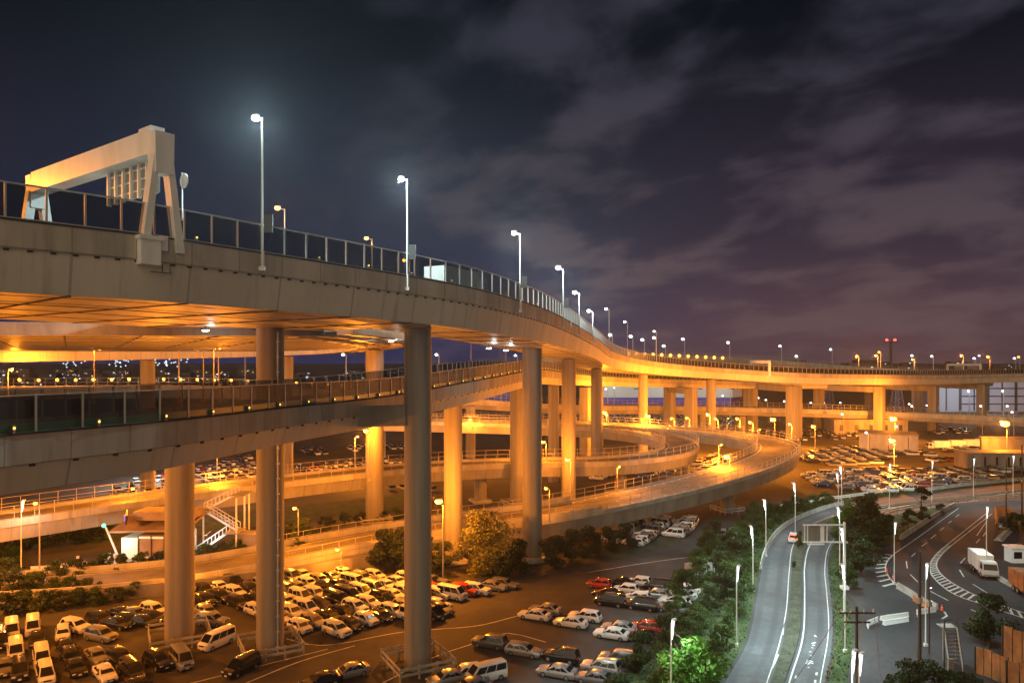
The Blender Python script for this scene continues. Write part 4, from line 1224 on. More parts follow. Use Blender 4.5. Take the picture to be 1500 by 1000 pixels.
for x, q in ((-1.4, (-14, 26, 10.4)), (-.6, (-11, 26, 9.6)), (.6, (-8, 26, 9.0)), (1.4, (-5, 26, 8.6))):
    a = pb + Vector((x, -.12, h1 - .15)); b = Vector(q) + Vector((22, 6, 2))
    prev = a
    for k in range(1, 17):
        f = k / 16; c = a.lerp(b, f) - Vector((0, 0, 4 * .9 * f * (1 - f)))
        mb.tube(prev, c, .022, n=5, caps=False); prev = c
tag(mb.build('power_line', M['dark_steel']), 'black overhead wires running from the wooden cross pole over the grey road', 'power line')

# ---------------------------------------------------------------- vegetation
def leaf_mesh(name, seed, blobs, n, size, mat):
    rnd = random.Random(seed)
    vs, fs = [], []
    for _ in range(n):
        c, rad = rnd.choice(blobs)
        while True:
            q = Vector((rnd.uniform(-1, 1), rnd.uniform(-1, 1), rnd.uniform(-1, 1)))
            l = q.length
            if .25 < l <= 1 and rnd.random() < l: break
        p = Vector(c) + Vector((q.x * rad[0], q.y * rad[1], q.z * rad[2]))
        a = Vector((rnd.gauss(0, 1), rnd.gauss(0, 1), rnd.gauss(0, 1))).normalized()
        nrm = (q.normalized() + a * .9).normalized()
        t = nrm.cross(Vector((0, 0, 1)) if abs(nrm.z) < .9 else Vector((1, 0, 0))).normalized()
        t = (Matrix.Rotation(rnd.uniform(0, 6.28), 3, nrm) @ t); u = nrm.cross(t)
        s = size * rnd.uniform(.6, 1.35)
        b = len(vs)
        vs += [p - t * s, p - u * s * .55 + nrm * s * .12, p + t * s, p + u * s * .55 + nrm * s * .12]
        fs.append((b, b + 1, b + 2, b + 3))
    me = bpy.data.meshes.new(name)
    me.from_pydata([tuple(v) for v in vs], [], fs)
    me.materials.append(mat)
    return me
def crown_blobs(rnd, h0, h1, r, k, cone=False):
    out = []
    for _ in range(k):
        f = rnd.random() ** .8
        z = h0 + (h1 - h0) * f
        R = r * (1 - f) ** .75 if cone else r * math.sqrt(max(.08, 1 - (2 * f - .9) ** 2))
        a = rnd.uniform(0, 6.28); q = R * math.sqrt(rnd.random()) * .85
        s = (0.16 if cone else .24) * (h1 - h0) * rnd.uniform(.55, 1.0)
        out.append(((q * math.cos(a), q * math.sin(a), z), (s * 1.15, s * 1.15, s * .75)))
    return out
def trunk_mesh(seed, h, r):
    rnd = random.Random(seed); mb = MB()
    p = Vector((0, 0, -.1)); rr = r
    for k in range(4):
        q = Vector((rnd.uniform(-.1, .1) * h * .2, rnd.uniform(-.1, .1) * h * .2, h * .8 * (k + 1) / 4)); mb.tube(p, q, rr, rr * .75, 8, caps=k == 0); rr *= .75; p = q
        if k:
            for _ in range(2):
                a = rnd.uniform(0, 6.28); e = q + Vector((math.cos(a), math.sin(a), .8)) * h * .22; mb.tube(q, e, rr * .6, rr * .25, 6)
    return mb.mesh('trunk', M['bark'])
PROTO = {}
def proto(key, seed, h, r, n, size, mat, cone=False, low=.12, k=22):
    rnd = random.Random(seed)
    PROTO[key] = (trunk_mesh(seed, h, .05 * h ** .8), leaf_mesh('crown', seed, crown_blobs(rnd, h * low, h * .92, r, k, cone), n, size, M[mat]))
for i in range(3):
    proto(('round', i), 20 + i, 5.0, 2.5, 4600, .14, 'leaf', k=18)
    proto(('dark', i), 40 + i, 5.0, 2.6, 4600, .14, 'leaf_dark', k=18)
    proto(('bush', i), 60 + i, 2.2, 1.7, 2000, .11, 'leaf', low=.02)
    proto(('dbush', i), 80 + i, 2.2, 1.7, 2000, .11, 'leaf_dark', low=.02)
proto(('cone', 0), 7, 9.0, 3.4, 5200, .24, 'leaf', cone=True, low=.04, k=60)
proto(('ycone', 0), 7, 9.0, 3.9, 8500, .18, 'leaf_lit_yellow', low=.02, k=44)
proto(('cone', 1), 8, 7.0, 2.8, 3000, .22, 'leaf_dark', cone=True, low=.03, k=46)
proto(('bright', 0), 9, 6.5, 2.9, 6000, .16, 'leaf_bright', low=.1, k=18)
proto(('palm', 0), 10, 5.5, 1.8, 900, .42, 'leaf_dark', low=.6, k=8)
rt_ = random.Random(5)
def tree(key, label, loc, s=1.0, sz=None, cat='tree', group=None, name=None):
    if group == 'dark clump beside the grey road': s *= .84
    t = thing(name or ('shrub' if 'bush' in key[0] else 'tree'), label, cat, (loc[0], loc[1], 0), rt_.uniform(0, 6.28), group)
    tr, cr = PROTO[key]
    sc3 = (s, s, sz or s)
    inst(tr, 'trunk', t, scale=sc3); inst(cr, 'crown', t, scale=sc3)
    return t
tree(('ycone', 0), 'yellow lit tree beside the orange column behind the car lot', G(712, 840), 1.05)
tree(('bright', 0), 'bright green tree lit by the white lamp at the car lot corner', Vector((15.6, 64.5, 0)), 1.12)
for i, (px, py, s, k) in enumerate([(562, 838, 1.25, ('dark', 0)), (590, 836, 1.35, ('dark', 1)), (625, 842, 1.15, ('dark', 2)), (648, 842, .95, ('dark', 0)), (760, 838, 1.0, ('dark', 1)), (745, 846, .8, ('dark', 2)),
        (812, 832, 1.0, ('dark', 1)), (838, 826, 1.05, ('dark', 0)), (866, 815, .95, ('dark', 2)), (893, 808, .85, ('dark', 1)), (920, 802, .8, ('dark', 0))]):
    tree(k, 'dark leafy tree in the strip behind the car lots, %s from left' % ordn([562, 590, 625, 648, 745, 760, 812, 838, 866, 893, 920].index(px)), G(px, py), s, group='dark trees behind the car lots')
# trees between the car lots and the grey road
ROWT = []
for k in range(15):
    s = 2 + 6.4 * k + rt_.uniform(-1, 1)
    p, r = A1L.at(s)
    ROWT.append(p + r * -(4.6 + rt_.uniform(-.6, 1.2)))
for k in range(9):
    p, r = A1L.at(5 + 8.0 * k); ROWT.append(p + r * -(8.4 + rt_.uniform(-.8, 1.2)))
ROWT.sort(key=lambda p: p.y)
for i, p in enumerate(ROWT):
    k = [('round', 0), ('dark', 1), ('round', 2), ('round', 1), ('dark', 0)][i % 5]
    tree(k, 'leafy tree in the row along the grey road, %s from the bottom of the view' % ordn(i), p, rt_.uniform(.62, .92), group='trees along the grey road')
BU = []
for k in range(18):
    p, r = A1L.at(4 + 5.0 * k); BU.append(p + r * -(2.0 + rt_.uniform(-.3, .8)))
for i, p in enumerate(BU):
    tree(('bush', i % 3), 'low green shrub at the edge of the grey road, %s from the bottom' % ordn(i), p, rt_.uniform(.7, 1.05), cat='shrub', group='shrubs along the grey road')
# dark clump between the grey road and the dark curve
for i, (px, py, s, k) in enumerate([(1262, 842, 1.2, ('dark', 0)), (1250, 820, 1.25, ('dark', 1)), (1272, 812, 1.3, ('dark', 2)), (1290, 796, 1.1, ('dark', 0)), (1246, 800, 1.1, ('dark', 2)), (1262, 790, 1.3, ('cone', 1)), (1276, 780, 1.25, ('cone', 1)),
        (1300, 782, .9, ('dark', 1)), (1330, 772, .8, ('dark', 2)), (1352, 764, .7, ('dark', 0)), (1242, 860, .8, ('round', 0)), (1378, 752, .5, ('dark', 1))]):
    tree(k, 'dark tree in the clump between grey road and dark curve, %s from left' % ordn(sorted([1262, 1250, 1272, 1290, 1246, 1262.5, 1276, 1300, 1330, 1352, 1242, 1378]).index(px if not (px == 1262 and py == 790) else 1262.5)), G(px, py), s, group='dark clump beside the grey road')
tree(('palm', 0), 'dark spiky headed tree standing alone before the pale far road', G(1350, 752), 1.0)
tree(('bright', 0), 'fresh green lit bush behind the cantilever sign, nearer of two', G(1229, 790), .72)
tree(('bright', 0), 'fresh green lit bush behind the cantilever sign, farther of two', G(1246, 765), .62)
for i, (px, py) in enumerate([(1176, 748), (1192, 742), (1150, 752), (1210, 738), (1136, 758), (1163, 745)]):
    tree(('bush', i % 3), 'shrub on the bank below the outer loop beyond the road bend, %s from left' % ordn(sorted([1176, 1192, 1150, 1210, 1136, 1163]).index(px)), G(px, py), 1.2, cat='shrub', group='shrubs on the bank at the road bend')
tree(('dark', 0), 'dark round tree in front of the orange boards at lower right', G(1448, 948), 1.15)
for i, (px, py, s) in enumerate([(1345, 1006, 1.1), (1372, 1018, 1.0), (1405, 1024, 1.0), (1440, 1040, 1.0), (1480, 1046, 1.0), (1330, 1022, 1.0), (1400, 1000, .5), (1490, 780, 1.4), (1425, 1012, .6), (1462, 1036, .8)]):
    tree(('dbush', i % 3), 'dark shrub in the lower right corner, %s from left' % ordn(sorted([1345, 1372, 1405, 1440, 1480, 1330, 1400, 1490, 1425, 1462]).index(px)), G(px, py), s * 1.2, cat='shrub', group='dark shrubs in the lower right corner')
# left greenery: rows behind the lower left car lot and round the toll building
LG = [(8, 900, 1.5), (34, 894, 1.3), (60, 893, 1.2), (88, 890, 1.2), (115, 886, 1.1), (142, 884, 1.1), (20, 872, 1.6), (48, 868, 1.4), (78, 872, 1.2), (170, 880, 1.0), (102, 868, 1.1), (5, 855, 1.8), (130, 868, 1.0), (198, 874, 1.0)]
for i, (px, py, s) in enumerate(LG):
    tree(('bush' if i % 3 else 'dbush', i % 3), 'bushy shrub in the planting above the lower left car lot, %s from left' % ordn(sorted(q[0] for q in LG).index(px)), G(px, py), s * .92, cat='shrub', group='shrubs above the lower left car lot')
LB = [(60, 800, 1.2), (85, 797, 1.4), (108, 795, 1.4), (130, 793, 1.3), (152, 790, 1.2), (30, 806, 1.2), (5, 812, 1.4), (420, 800, 1.5), (446, 797, 1.7), (462, 800, 1.3), (432, 812, 1.2), (560, 765, 1.0), (580, 762, 1.0), (600, 760, 1.0), (405, 790, 1.2),
      (480, 772, .9), (505, 768, .9), (530, 766, .9), (150, 838, 1.1), (180, 838, 1.1), (210, 836, 1.1), (235, 832, 1.0), (300, 820, 1.0), (325, 816, 1.0), (348, 812, 1.0), (110, 846, 1.1), (80, 848, 1.1)]
for i, (px, py, s) in enumerate(LB):
    tree(('dbush' if i % 2 else 'bush', i % 3), 'dark shrub near the toll building and low ramp, %s from left' % ordn(sorted(q[0] for q in LB).index(px)), G(px, py), s * 1.15, cat='shrub', group='shrubs around the toll building')
for i, (px, py) in enumerate([(8, 826), (22, 824)]):
    tree(('bright', 0), ['fresh green lit bush at the left edge, outer one', 'fresh green lit bush at the left edge beside the white lamp pole'][i], G(px, py), .42, cat='shrub')
ld = None
# median shrubs of the grey road
for i, (px, py, s) in enumerate([(1170, 800, .9), (1163, 832, .5), (1172, 792, .8)]):
    tree(('bush', i), ['slim shrub on the road median nearest the cantilever sign', 'low shrub on the road median, nearer the viewer', 'farther shrub on the road median beside the red tailed van'][i], G(px, py), s * .6, s, cat='shrub')
# grass tufts on the verge and bank
def tufts(name, fn, n, seed):
    rnd = random.Random(seed); vs, fs = [], []
    for _ in range(n):
        p = fn(rnd); a = rnd.uniform(0, 6.28); s = rnd.uniform(.08, .22)
        d = Vector((math.cos(a), math.sin(a), 0)) * s * .5
        b = len(vs); q = Vector((p.x, p.y, 0)); l = Vector((rnd.uniform(-.15, .15), rnd.uniform(-.15, .15), s))
        vs += [q - d, q + d, q + d * .3 + l, q - d * .3 + l]; fs.append((b, b + 1, b + 2, b + 3))
    me = bpy.data.meshes.new(name); me.from_pydata([tuple(v) for v in vs], [], fs); me.materials.append(M['leaf'])
    o = bpy.data.objects.new(name, me); col.objects.link(o); return tag(o, kind='stuff')
def vf(rnd):
    f = rnd.random(); a = A2R.at(A2R.L * f * .6)[0]; b = VR.at(VR.L * f * .6)[0]; return a.lerp(b, rnd.random())
tufts('verge_grass', vf, 1800, 3)
def mf(rnd):
    f = rnd.random(); a = A1R.at(A1R.L * f)[0]; b = A2L.at(A2L.L * f)[0]; q = a.lerp(b, .15 + .7 * rnd.random()); return q
tufts('median_grass', mf, 1500, 4)
def wf(rnd):
    f = rnd.random(); a, r = A1L.at(A1L.L * f * .75); return a + r * -(.4 + 8.5 * rnd.random())
tufts('bank_grass', wf, 9000, 6)
# ---------------------------------------------------------------- vehicles
KIND = {  # L, W, H, belt, hood height, (rear base, rear roof, front roof, windscreen base) as x from centre
    'sedan':     (4.6, 1.74, 1.43, .92, .80, (-1.75, -1.00, .25, 1.05), .98),
    'hatchback': (3.9, 1.69, 1.50, .95, .85, (-1.88, -1.55, .30, 1.10), 0),
    'suv':       (4.5, 1.80, 1.68, 1.05, 1.00, (-2.16, -1.85, .30, 1.10), 0),
    'minivan':   (4.6, 1.70, 1.83, 1.02, .98, (-2.25, -2.05, .75, 1.60), 0),
    'van':       (4.8, 1.72, 1.98, 1.15, 1.08, (-2.36, -2.25, 1.25, 2.00), 0),
    'wagon':     (4.6, 1.73, 1.50, .93, .84, (-2.15, -1.75, .25, 1.08), 0),
}
def car_parts(kind):
    Ln, W, H, belt, hood, (xr0, xr1, xf1, xf0), trunk = KIND[kind]
    h = Ln / 2; w = W / 2
    body = MB()
    tk = trunk if trunk else belt
    st = [(-h, .62, .80, .34), (-h + .06, tk * .92, .90, .26), (-h + .22, tk, .96, .22), (xr0 + .1, max(tk, belt), 1.0, .20), (xr1, belt, 1.0, .20), (0, belt, 1.0, .20), (xf0 - .15, belt - .02, 1.0, .20),
          (xf0 + .12, min(belt - .03, hood + .06), .99, .20), (h - .35, hood - .02, .95, .22), (h - .10, hood - .10, .88, .26), (h, .55, .76, .36)]
    st.sort(key=lambda q: q[0])
    n = 11
    vs = []
    for (x, zt, wf, zb) in st:
        ww = w * wf; mid = zb + (zt - zb) * .55
        pr = [(.90 * ww, zb), (ww, zb + .14), (ww, mid), (ww * .975, zt - .09), (ww * .90, zt), ]
        ring = [(-a, z) for a, z in pr] + [(0, zt + .025)] + [(a, z) for a, z in reversed(pr)]
        vs += [(x, a, z) for a, z in ring]
    fs = []
    for i in range(len(st) - 1):
        for k in range(n):
            k2 = (k + 1) % n
            fs.append((i * n + k, i * n + k2, (i + 1) * n + k2, (i + 1) * n + k))
    e = (len(st) - 1) * n
    fs += [tuple(range(n - 1, -1, -1)), tuple(e + k for k in range(n))]
    body.add(vs, fs)
    # cabin
    bw = w * .91; rw = w * (.74 if kind != 'van' else .84)
    zb = belt - .03
    cs = [(xr0, zb, bw * .96, zb + .02), (xr1, H, rw * .96, H - .07), ((xr1 + xf1) / 2, H + .02, rw, H - .05), (xf1, H, rw * .96, H - .07), (xf0, zb, bw * .94, zb + .02)]
    vs = []
    for i, (x, zt, ww, ze) in enumerate(cs):
        b2 = bw if 0 < i < 4 else ww
        vs += [(x, -b2, zb - .02), (x, -ww, ze), (x, -ww * .72, zt), (x, ww * .72, zt), (x, ww, ze), (x, b2, zb - .02)]
    fs = []
    for i in range(4):
        for k in range(5):
            fs.append((i * 6 + k, i * 6 + k + 1, (i + 1) * 6 + k + 1, (i + 1) * 6 + k))
    body.add(vs, fs)
    # glass, slightly proud of the cabin
    gl = MB()
    def lerp3(a, b, f): return tuple(a[i] + (b[i] - a[i]) * f for i in range(3))
    for s in (-1, 1):
        A = (xr0 + .22, s * (bw + .012), zb + .06); B = (xf0 - .28, s * (bw + .012), zb + .06)
        C = (xf1 - .10, s * (rw * .99 + .014), H - .14); D = (xr1 + .12, s * (rw * .99 + .014), H - .14)
        cuts = [0, .33, .36, .66, .69, 1.0] if kind not in ('hatchback',) else [0, .42, .46, 1.0]
        for a, b in zip(cuts[0::2], cuts[1::2]):
            gl.add([lerp3(A, B, a), lerp3(A, B, b), lerp3(D, C, b), lerp3(D, C, a)], [(0, 1, 2, 3)] if s < 0 else [(3, 2, 1, 0)])
    def slope(x0, z0, w0, x1, z1, w1, off):
        gl.add([(x0 + off, -w0, z0), (x0 + off, w0, z0), (x1 + off, w1, z1), (x1 + off, -w1, z1)], [(0, 1, 2, 3)])
    slope(xf0 - .05, zb + .05, bw * .86, xf1 + .03, H - .05, rw * .80, .02)
    slope(xr0 + .03, zb + .10, bw * .84, xr1 - .02, H - .07, rw * .78, -.02)
    wheels = []
    r = .31 if kind not in ('suv', 'van') else .34
    for sx in (-1, 1):
        for sy in (-1, 1): wheels.append((sx * Ln * .295 + (.03 if sx > 0 else 0), sy * (w - .11), r))
    hl = [((h - .13), s * w * .66, hood - .20) for s in (-1, 1)]
    tl = [(-h + .05, s * w * .72, tk - .12) for s in (-1, 1)]
    return body, gl, wheels, hl, tl
def wheel_mb(mb, c, r, mt, mr):
    x, y, z = c; s = 1 if y > 0 else -1
    mb.tube((x, y - .11, z), (x, y + .11, z), r, r, 14, mi=mt)
    mb.tube((x, y + s * .105, z), (x, y + s * .125, z), r * .62, r * .55, 10, mi=mr)
CARM = {}
BODYMAT = {
    'white': principled('white_car_paint', (0.74, 0.73, 0.70), 0.28, coat=.6),
    'silver': principled('silver_car_paint', (0.38, 0.38, 0.38), 0.28, 0.55, coat=.6),
    'grey': principled('grey_car_paint', (0.16, 0.16, 0.165), 0.28, 0.4, coat=.6),
    'black': principled('black_car_paint', (0.012, 0.012, 0.013), 0.16, coat=.8),
    'red': principled('red_car_paint', (0.42, 0.03, 0.02), 0.25, coat=.7),
    'blue': principled('blue_car_paint', (0.03, 0.06, 0.22), 0.25, coat=.7),
}
for kd in KIND:
    b, g, wh, hl, tl = car_parts(kd)
    d_ = {}
    d_['body'] = b.mesh('body', BODYMAT['white'], sharp=40)
    d_['glass'] = g.mesh('windows', M['glass'], recalc=False)
    q = MB(); wheel_mb(q, (0, 0.001, 0), wh[0][2], 0, 1); d_['wl'] = q.mesh('wheel', [M['rubber'], M['rim']])
    q = MB(); wheel_mb(q, (0, -0.001, 0), wh[0][2], 0, 1); d_['wr'] = q.mesh('wheel', [M['rubber'], M['rim']])
    q = MB(); q.box((0, 0, 0), (.22, .34, .15)); d_['hl'] = q.mesh('headlight', M['headlight'])
    q = MB(); q.box((0, 0, 0), (.10, .26, .20)); d_['tl'] = q.mesh('taillight', M['taillight'])
    Ln, W, H, belt, hood = KIND[kd][:5]; h = Ln / 2
    q = MB(); q.box((h - .01, 0, hood - .24), (.06, W * .44, .14)); q.box((h + .0, 0, .36), (.05, W * .62, .13)); d_['grille'] = q.mesh('grille', M['rubber'])
    q = MB(); q.box((h + .03, 0, .47), (.03, .33, .165)); q.box((-h - .012, 0, .62), (.03, .33, .165)); d_['plate'] = q.mesh('number_plate', M['white_plastic'])
    q = MB(); q.box((0, 0, 0), (.14, .20, .14)); d_['mirror'] = q.mesh('mirror', M['rubber']); d_['mpos'] = [(KIND[kd][5][3] - .28, s * (W / 2 + .07), belt + .08) for s in (-1, 1)]
    d_['wpos'], d_['hpos'], d_['tpos'] = wh, hl, tl
    # one-piece copy for cars too far to show parts
    j = MB(); j.add(b.v, b.f, 0); j.add(g.v, g.f, 1)
    for c in wh: wheel_mb(j, (c[0], c[1], c[2]), c[2], 2, 3)
    for c in hl: j.box(c, (.22, .34, .15), mi=3)
    for c in tl: j.box(c, (.10, .26, .2), mi=4)
    d_['joined'] = j.mesh('car', [BODYMAT['white'], M['glass'], M['rubber'], M['headlight'], M['taillight']], sharp=40)
    CARM[kd] = d_
CARS = []   # px, py, kind, colour, heading, lot, row, loc
def add_car(lot, px, py, kind, colour, deg, row=None, loc=None):
    CARS.append(dict(lot=lot, px=px, py=py, kind=kind, colour=colour, deg=deg, row=row, loc=Vector(loc) if loc is not None else G(px, py)))
LOTS = {'A': 'crowded middle lot', 'B': 'lower left lot', 'C': 'lot beside the road trees', 'D': 'dim lot under the loop', 'E': 'lot inside the loop', 'F': 'lot behind the grey road', 'H': 'row by the yellow tree'}
rc = random.Random(21)
def rcol(w=.52):
    x = rc.random()
    if x < w: return 'white'
    if x < w + .14: return 'silver'
    if x < w + .34: return 'black'
    if x < w + .42: return 'grey'
    return rc.choice(['red', 'blue', 'grey'])
def rkind(): return rc.choice(['sedan', 'sedan', 'hatchback', 'hatchback', 'suv', 'minivan', 'wagon', 'van'])
def inside(px, py, poly):
    c = False; n = len(poly)
    for i in range(n):
        (x0, y0), (x1, y1) = poly[i], poly[(i + 1) % n]
        if (y0 > py) != (y1 > py) and px < (x1 - x0) * (py - y0) / (y1 - y0) + x0: c = not c
    return c
def fill(lot, poly, head_deg, org, ni, nj, sb=2.5, sa=5.0, avoid=(), skip=.03, colf=rcol, row0=0):
    a = Vector((math.cos(math.radians(head_deg)), math.sin(math.radians(head_deg)), 0)); b = Vector((-a.y, a.x, 0))
    o = G(*org); out = []
    for j in range(nj[0], nj[1]):
        for i in range(ni[0], ni[1]):
            p = o - a * (sa * j) + b * (sb * i) + a * rc.uniform(-.3, .3) + b * rc.uniform(-.1, .1)
            if p.y < 20: continue
            px, py = PX(p)
            if not inside(px, py, poly) or rc.random() < skip: continue
            if any((p - Vector((x, y, 0))).length < r for x, y, r in avoid): continue
            add_car(lot, px, py, rkind(), colf(px) if colf is not rcol else rcol(), head_deg + rc.uniform(-2, 2), row=j - nj[0], loc=p)
AV = [(-9.5, 74.4, 5.2), (-25.7, 78.4, 5.6), (-36.6, 81.2, 5.6), (-8.9, 111.4, 4), (3.1, 113.2, 4.5)]
def colA(px):
    if px < 370: return 'black' if rc.random() < .62 else rc.choice(['white', 'white', 'silver'])
    return rcol(.58)
fill('A', [(286, 880), (310, 858), (420, 846), (520, 842), (600, 848), (648, 866), (656, 884), (640, 902), (590, 916), (550, 928), (470, 932), (425, 930), (372, 905), (330, 905), (288, 902)], -39, (590, 918), (-30, 12), (-8, 14), 2.05, 4.2, AV, .02, colA)
for q in [(225, 900, 'suv', 'white', -31), (178, 904, 'sedan', 'black', -23), (145, 912, 'hatchback', 'black', -23), (172, 919, 'sedan', 'black', -21), (188, 914, 'hatchback', 'black', -23), (210, 916, 'sedan', 'black', -19), (224, 910, 'hatchback', 'black', -21), (198, 904, 'sedan', 'grey', -21),
          (310, 915, 'suv', 'silver', -11), (318, 940 + 6, 'van', 'white', 244), (354, 984, 'minivan', 'black', 244),
          (17, 931, 'van', 'white', -55), (23, 962, 'van', 'white', -55), (28, 990, 'minivan', 'black', -55), (48, 926, 'van', 'white', -57), (54, 942, 'sedan', 'black', -57), (61, 972, 'van', 'white', -55), (67, 996, 'minivan', 'white', -53),
          (92, 934, 'hatchback', 'white', -59), (111, 924, 'suv', 'white', -25), (148, 937, 'suv', 'silver', -23), (96, 955, 'sedan', 'black', -51), (103, 969, 'wagon', 'black', -49), (111, 984, 'sedan', 'black', -49), (141, 967, 'sedan', 'silver', -45), (154, 993, 'sedan', 'white', -47),
          (176, 972, 'suv', 'black', -41), (193, 990, 'minivan', 'black', -45), (231, 976, 'suv', 'black', -39), (266, 974, 'van', 'silver', -51), (0, 945, 'van', 'black', -55), (6, 984, 'sedan', 'grey', -53), (205, 1012, 'sedan', 'black', -45)]:
    add_car('B', *q)
for q in [(783, 906, 'sedan', 'white', 157), (799, 898, 'sedan', 'silver', 157), (836, 917, 'sedan', 'white', 157), (857, 908, 'wagon', 'white', 157), (896, 934, 'sedan', 'white', 157), (907, 925, 'sedan', 'silver', 157), (942, 938, 'sedan', 'black', 157), (946, 924, 'hatchback', 'red', 157),
          (878, 860, 'hatchback', 'red', 157), (908, 858, 'sedan', 'black', 157), (936, 857, 'hatchback', 'white', 157), (917, 868, 'hatchback', 'white', 157), (890, 874, 'sedan', 'black', 157), (894, 886, 'minivan', 'black', 157), (940, 892, 'minivan', 'black', 157), (934, 880, 'hatchback', 'white', 157), (961, 876, 'hatchback', 'silver', 157),
          (966, 864, 'minivan', 'black', 157), (1003, 868, 'sedan', 'white', 150), (998, 876, 'sedan', 'white', 150), (988, 886, 'wagon', 'white', 150), (985, 896, 'sedan', 'grey', 150), (980, 868, 'sedan', 'black', 157),
          (718, 947, 'suv', 'grey', 157), (767, 959, 'wagon', 'silver', -22), (822, 968, 'suv', 'black', 157), (816, 990, 'sedan', 'silver', 157), (880, 985, 'suv', 'silver', 157), (872, 1000, 'sedan', 'grey', 157), (682, 992, 'hatchback', 'white', 200), (712, 996, 'van', 'white', 210), (655, 1000, 'sedan', 'silver', 205), (906, 972, 'suv', 'grey', 157), (512, 990, 'sedan', 'silver', 212), (470, 1004, 'sedan', 'black', 212), (690, 1012, 'sedan', 'grey', 205)]:
    add_car('C', *q)
for q in [(662, 876, 'van', 'white', -30), (640, 890, 'sedan', 'white', -30), (637, 898, 'sedan', 'black', -30), (698, 869, 'suv', 'white', -26), (680, 870, 'suv', 'red', -26), (722, 863, 'sedan', 'silver', -24), (738, 860, 'wagon', 'grey', -24), (632, 866, 'sedan', 'red', -30), (650, 862, 'wagon', 'grey', -30), (710, 860, 'sedan', 'black', -24)]:
    add_car('H', *q)
fill('D', [(888, 778), (905, 770), (958, 760), (1012, 764), (1010, 782), (935, 800), (890, 795)], 154, (950, 782), (-10, 10), (-4, 5), 2.15, 4.5, [(43.5, 149, 4)], .05, lambda px: rc.choice(['white', 'white', 'silver', 'black', 'grey']))
add_car('D', 1058, 785, 'sedan', 'silver', 250); add_car('D', 1072, 788, 'minivan', 'grey', 250)
fill('E', [(1003, 676), (1030, 668), (1085, 668), (1092, 680), (1062, 692), (1030, 690)], 150, (1045, 682), (-10, 10), (-6, 7), 2.2, 4.6, [], .05, lambda px: rcol(.4))
fill('E', [(1012, 702), (1012, 690), (1050, 690), (1052, 700)], 140, (1030, 696), (-6, 6), (-4, 4), 2.2, 4.6, [(43, 186, 4)], .05, lambda px: rcol(.3), 9)
fill('E', [(925, 700), (925, 688), (978, 684), (985, 694), (960, 702)], 150, (955, 694), (-6, 6), (-5, 5), 2.2, 4.6, [], .1, lambda px: rcol(.4), 9)
fill('E', [(868, 704), (868, 694), (908, 690), (912, 698)], 150, (890, 697), (-6, 6), (-5, 5), 2.2, 4.6, [(23, 200, 5)], .1, lambda px: rcol(.5), 9)
fill('F', [(1168, 702), (1195, 696), (1232, 692), (1310, 688), (1400, 690), (1470, 697), (1470, 702), (1400, 710), (1330, 720), (1262, 722), (1215, 714), (1180, 708)], 172, (1300, 705), (-12, 14), (-16, 18), 2.25, 4.5, [], .06, lambda px: rcol(.5))
NF = sum(1 for c in CARS if c['lot'] == 'F')
fill('F', [(1170, 676), (1172, 668), (1200, 662), (1240, 654), (1282, 660), (1360, 662), (1380, 668), (1300, 670), (1285, 680), (1215, 684)], 172, (1240, 670), (-12, 14), (-16, 18), 2.25, 4.5, [], .10, lambda px: rcol(.55), 20)
fill('F', [(1352, 678), (1354, 674), (1424, 670), (1424, 675)], 100, (1390, 675), (-30, 30), (-1, 2), 2.9, 5.1, [], .1, lambda px: rcol(.4), 40)
fill('F', [(1386, 664), (1386, 658), (1465, 656), (1465, 662)], 172, (1430, 660), (-3, 3), (-14, 14), 2.9, 5.6, [], .15, lambda px: rcol(.6), 45)
fill('F', [(1425, 692), (1425, 687), (1500, 684), (1500, 695)], 172, (1460, 690), (-3, 3), (-12, 12), 2.9, 5.4, [], .15, lambda px: rcol(.6), 50)
# the three hundred that show largest stand as cars; the rest below becomes one mass
def size_key(c): return c['loc'].length
CARS.sort(key=size_key)
FARCARS = CARS[300:]; CARS = CARS[:300]
CS = 0.87
def car(c, label, group, parts):
    d_ = CARM[c['kind']]; mt = BODYMAT[c['colour']]; rz = math.radians(c['deg'])
    if not parts:
        o = bpy.data.objects.new('parked_car', d_['joined']); col.objects.link(o)
        o.location = c['loc']; o.rotation_euler = (0, 0, rz); o.scale = (CS, CS, CS)
        o.material_slots[0].link = 'OBJECT'; o.material_slots[0].material = mt
        return tag(o, label, c['kind'], group)
    t = thing('parked_car', label, c['kind'], c['loc'], rz, group); t.scale = (CS, CS, CS)
    b = inst(d_['body'], 'body', t); b.material_slots[0].link = 'OBJECT'; b.material_slots[0].material = mt
    inst(d_['glass'], 'windows', t); inst(d_['grille'], 'grille', t); inst(d_['plate'], 'number_plate', t)
    for w in d_['mpos']: inst(d_['mirror'], 'mirror', t, w)
    for w in d_['wpos']: inst(d_['wl'] if w[1] > 0 else d_['wr'], 'wheel', t, (w[0], w[1], w[2]))
    for p in d_['hpos']: inst(d_['hl'], 'headlight', t, p)
    for p in d_['tpos']: inst(d_['tl'], 'taillight', t, p)
    return t
by = {}
for c in CARS: by.setdefault((c['lot'], c['colour'], c['kind']), []).append(c)
for (lot, colr, kd), cs in by.items():
    cs.sort(key=lambda c: c['px'])
    for i, c in enumerate(cs):
        if len(cs) == 1: lab = 'only %s %s parked in the %s' % (colr, kd, LOTS[lot])
        else: lab = '%s %s, %s from left among %s %ss in the %s' % (colr, kd, ordn(i), colr, kd, LOTS[lot])
        car(c, lab, 'cars parked in the ' + LOTS[lot], c['loc'].y < 118)
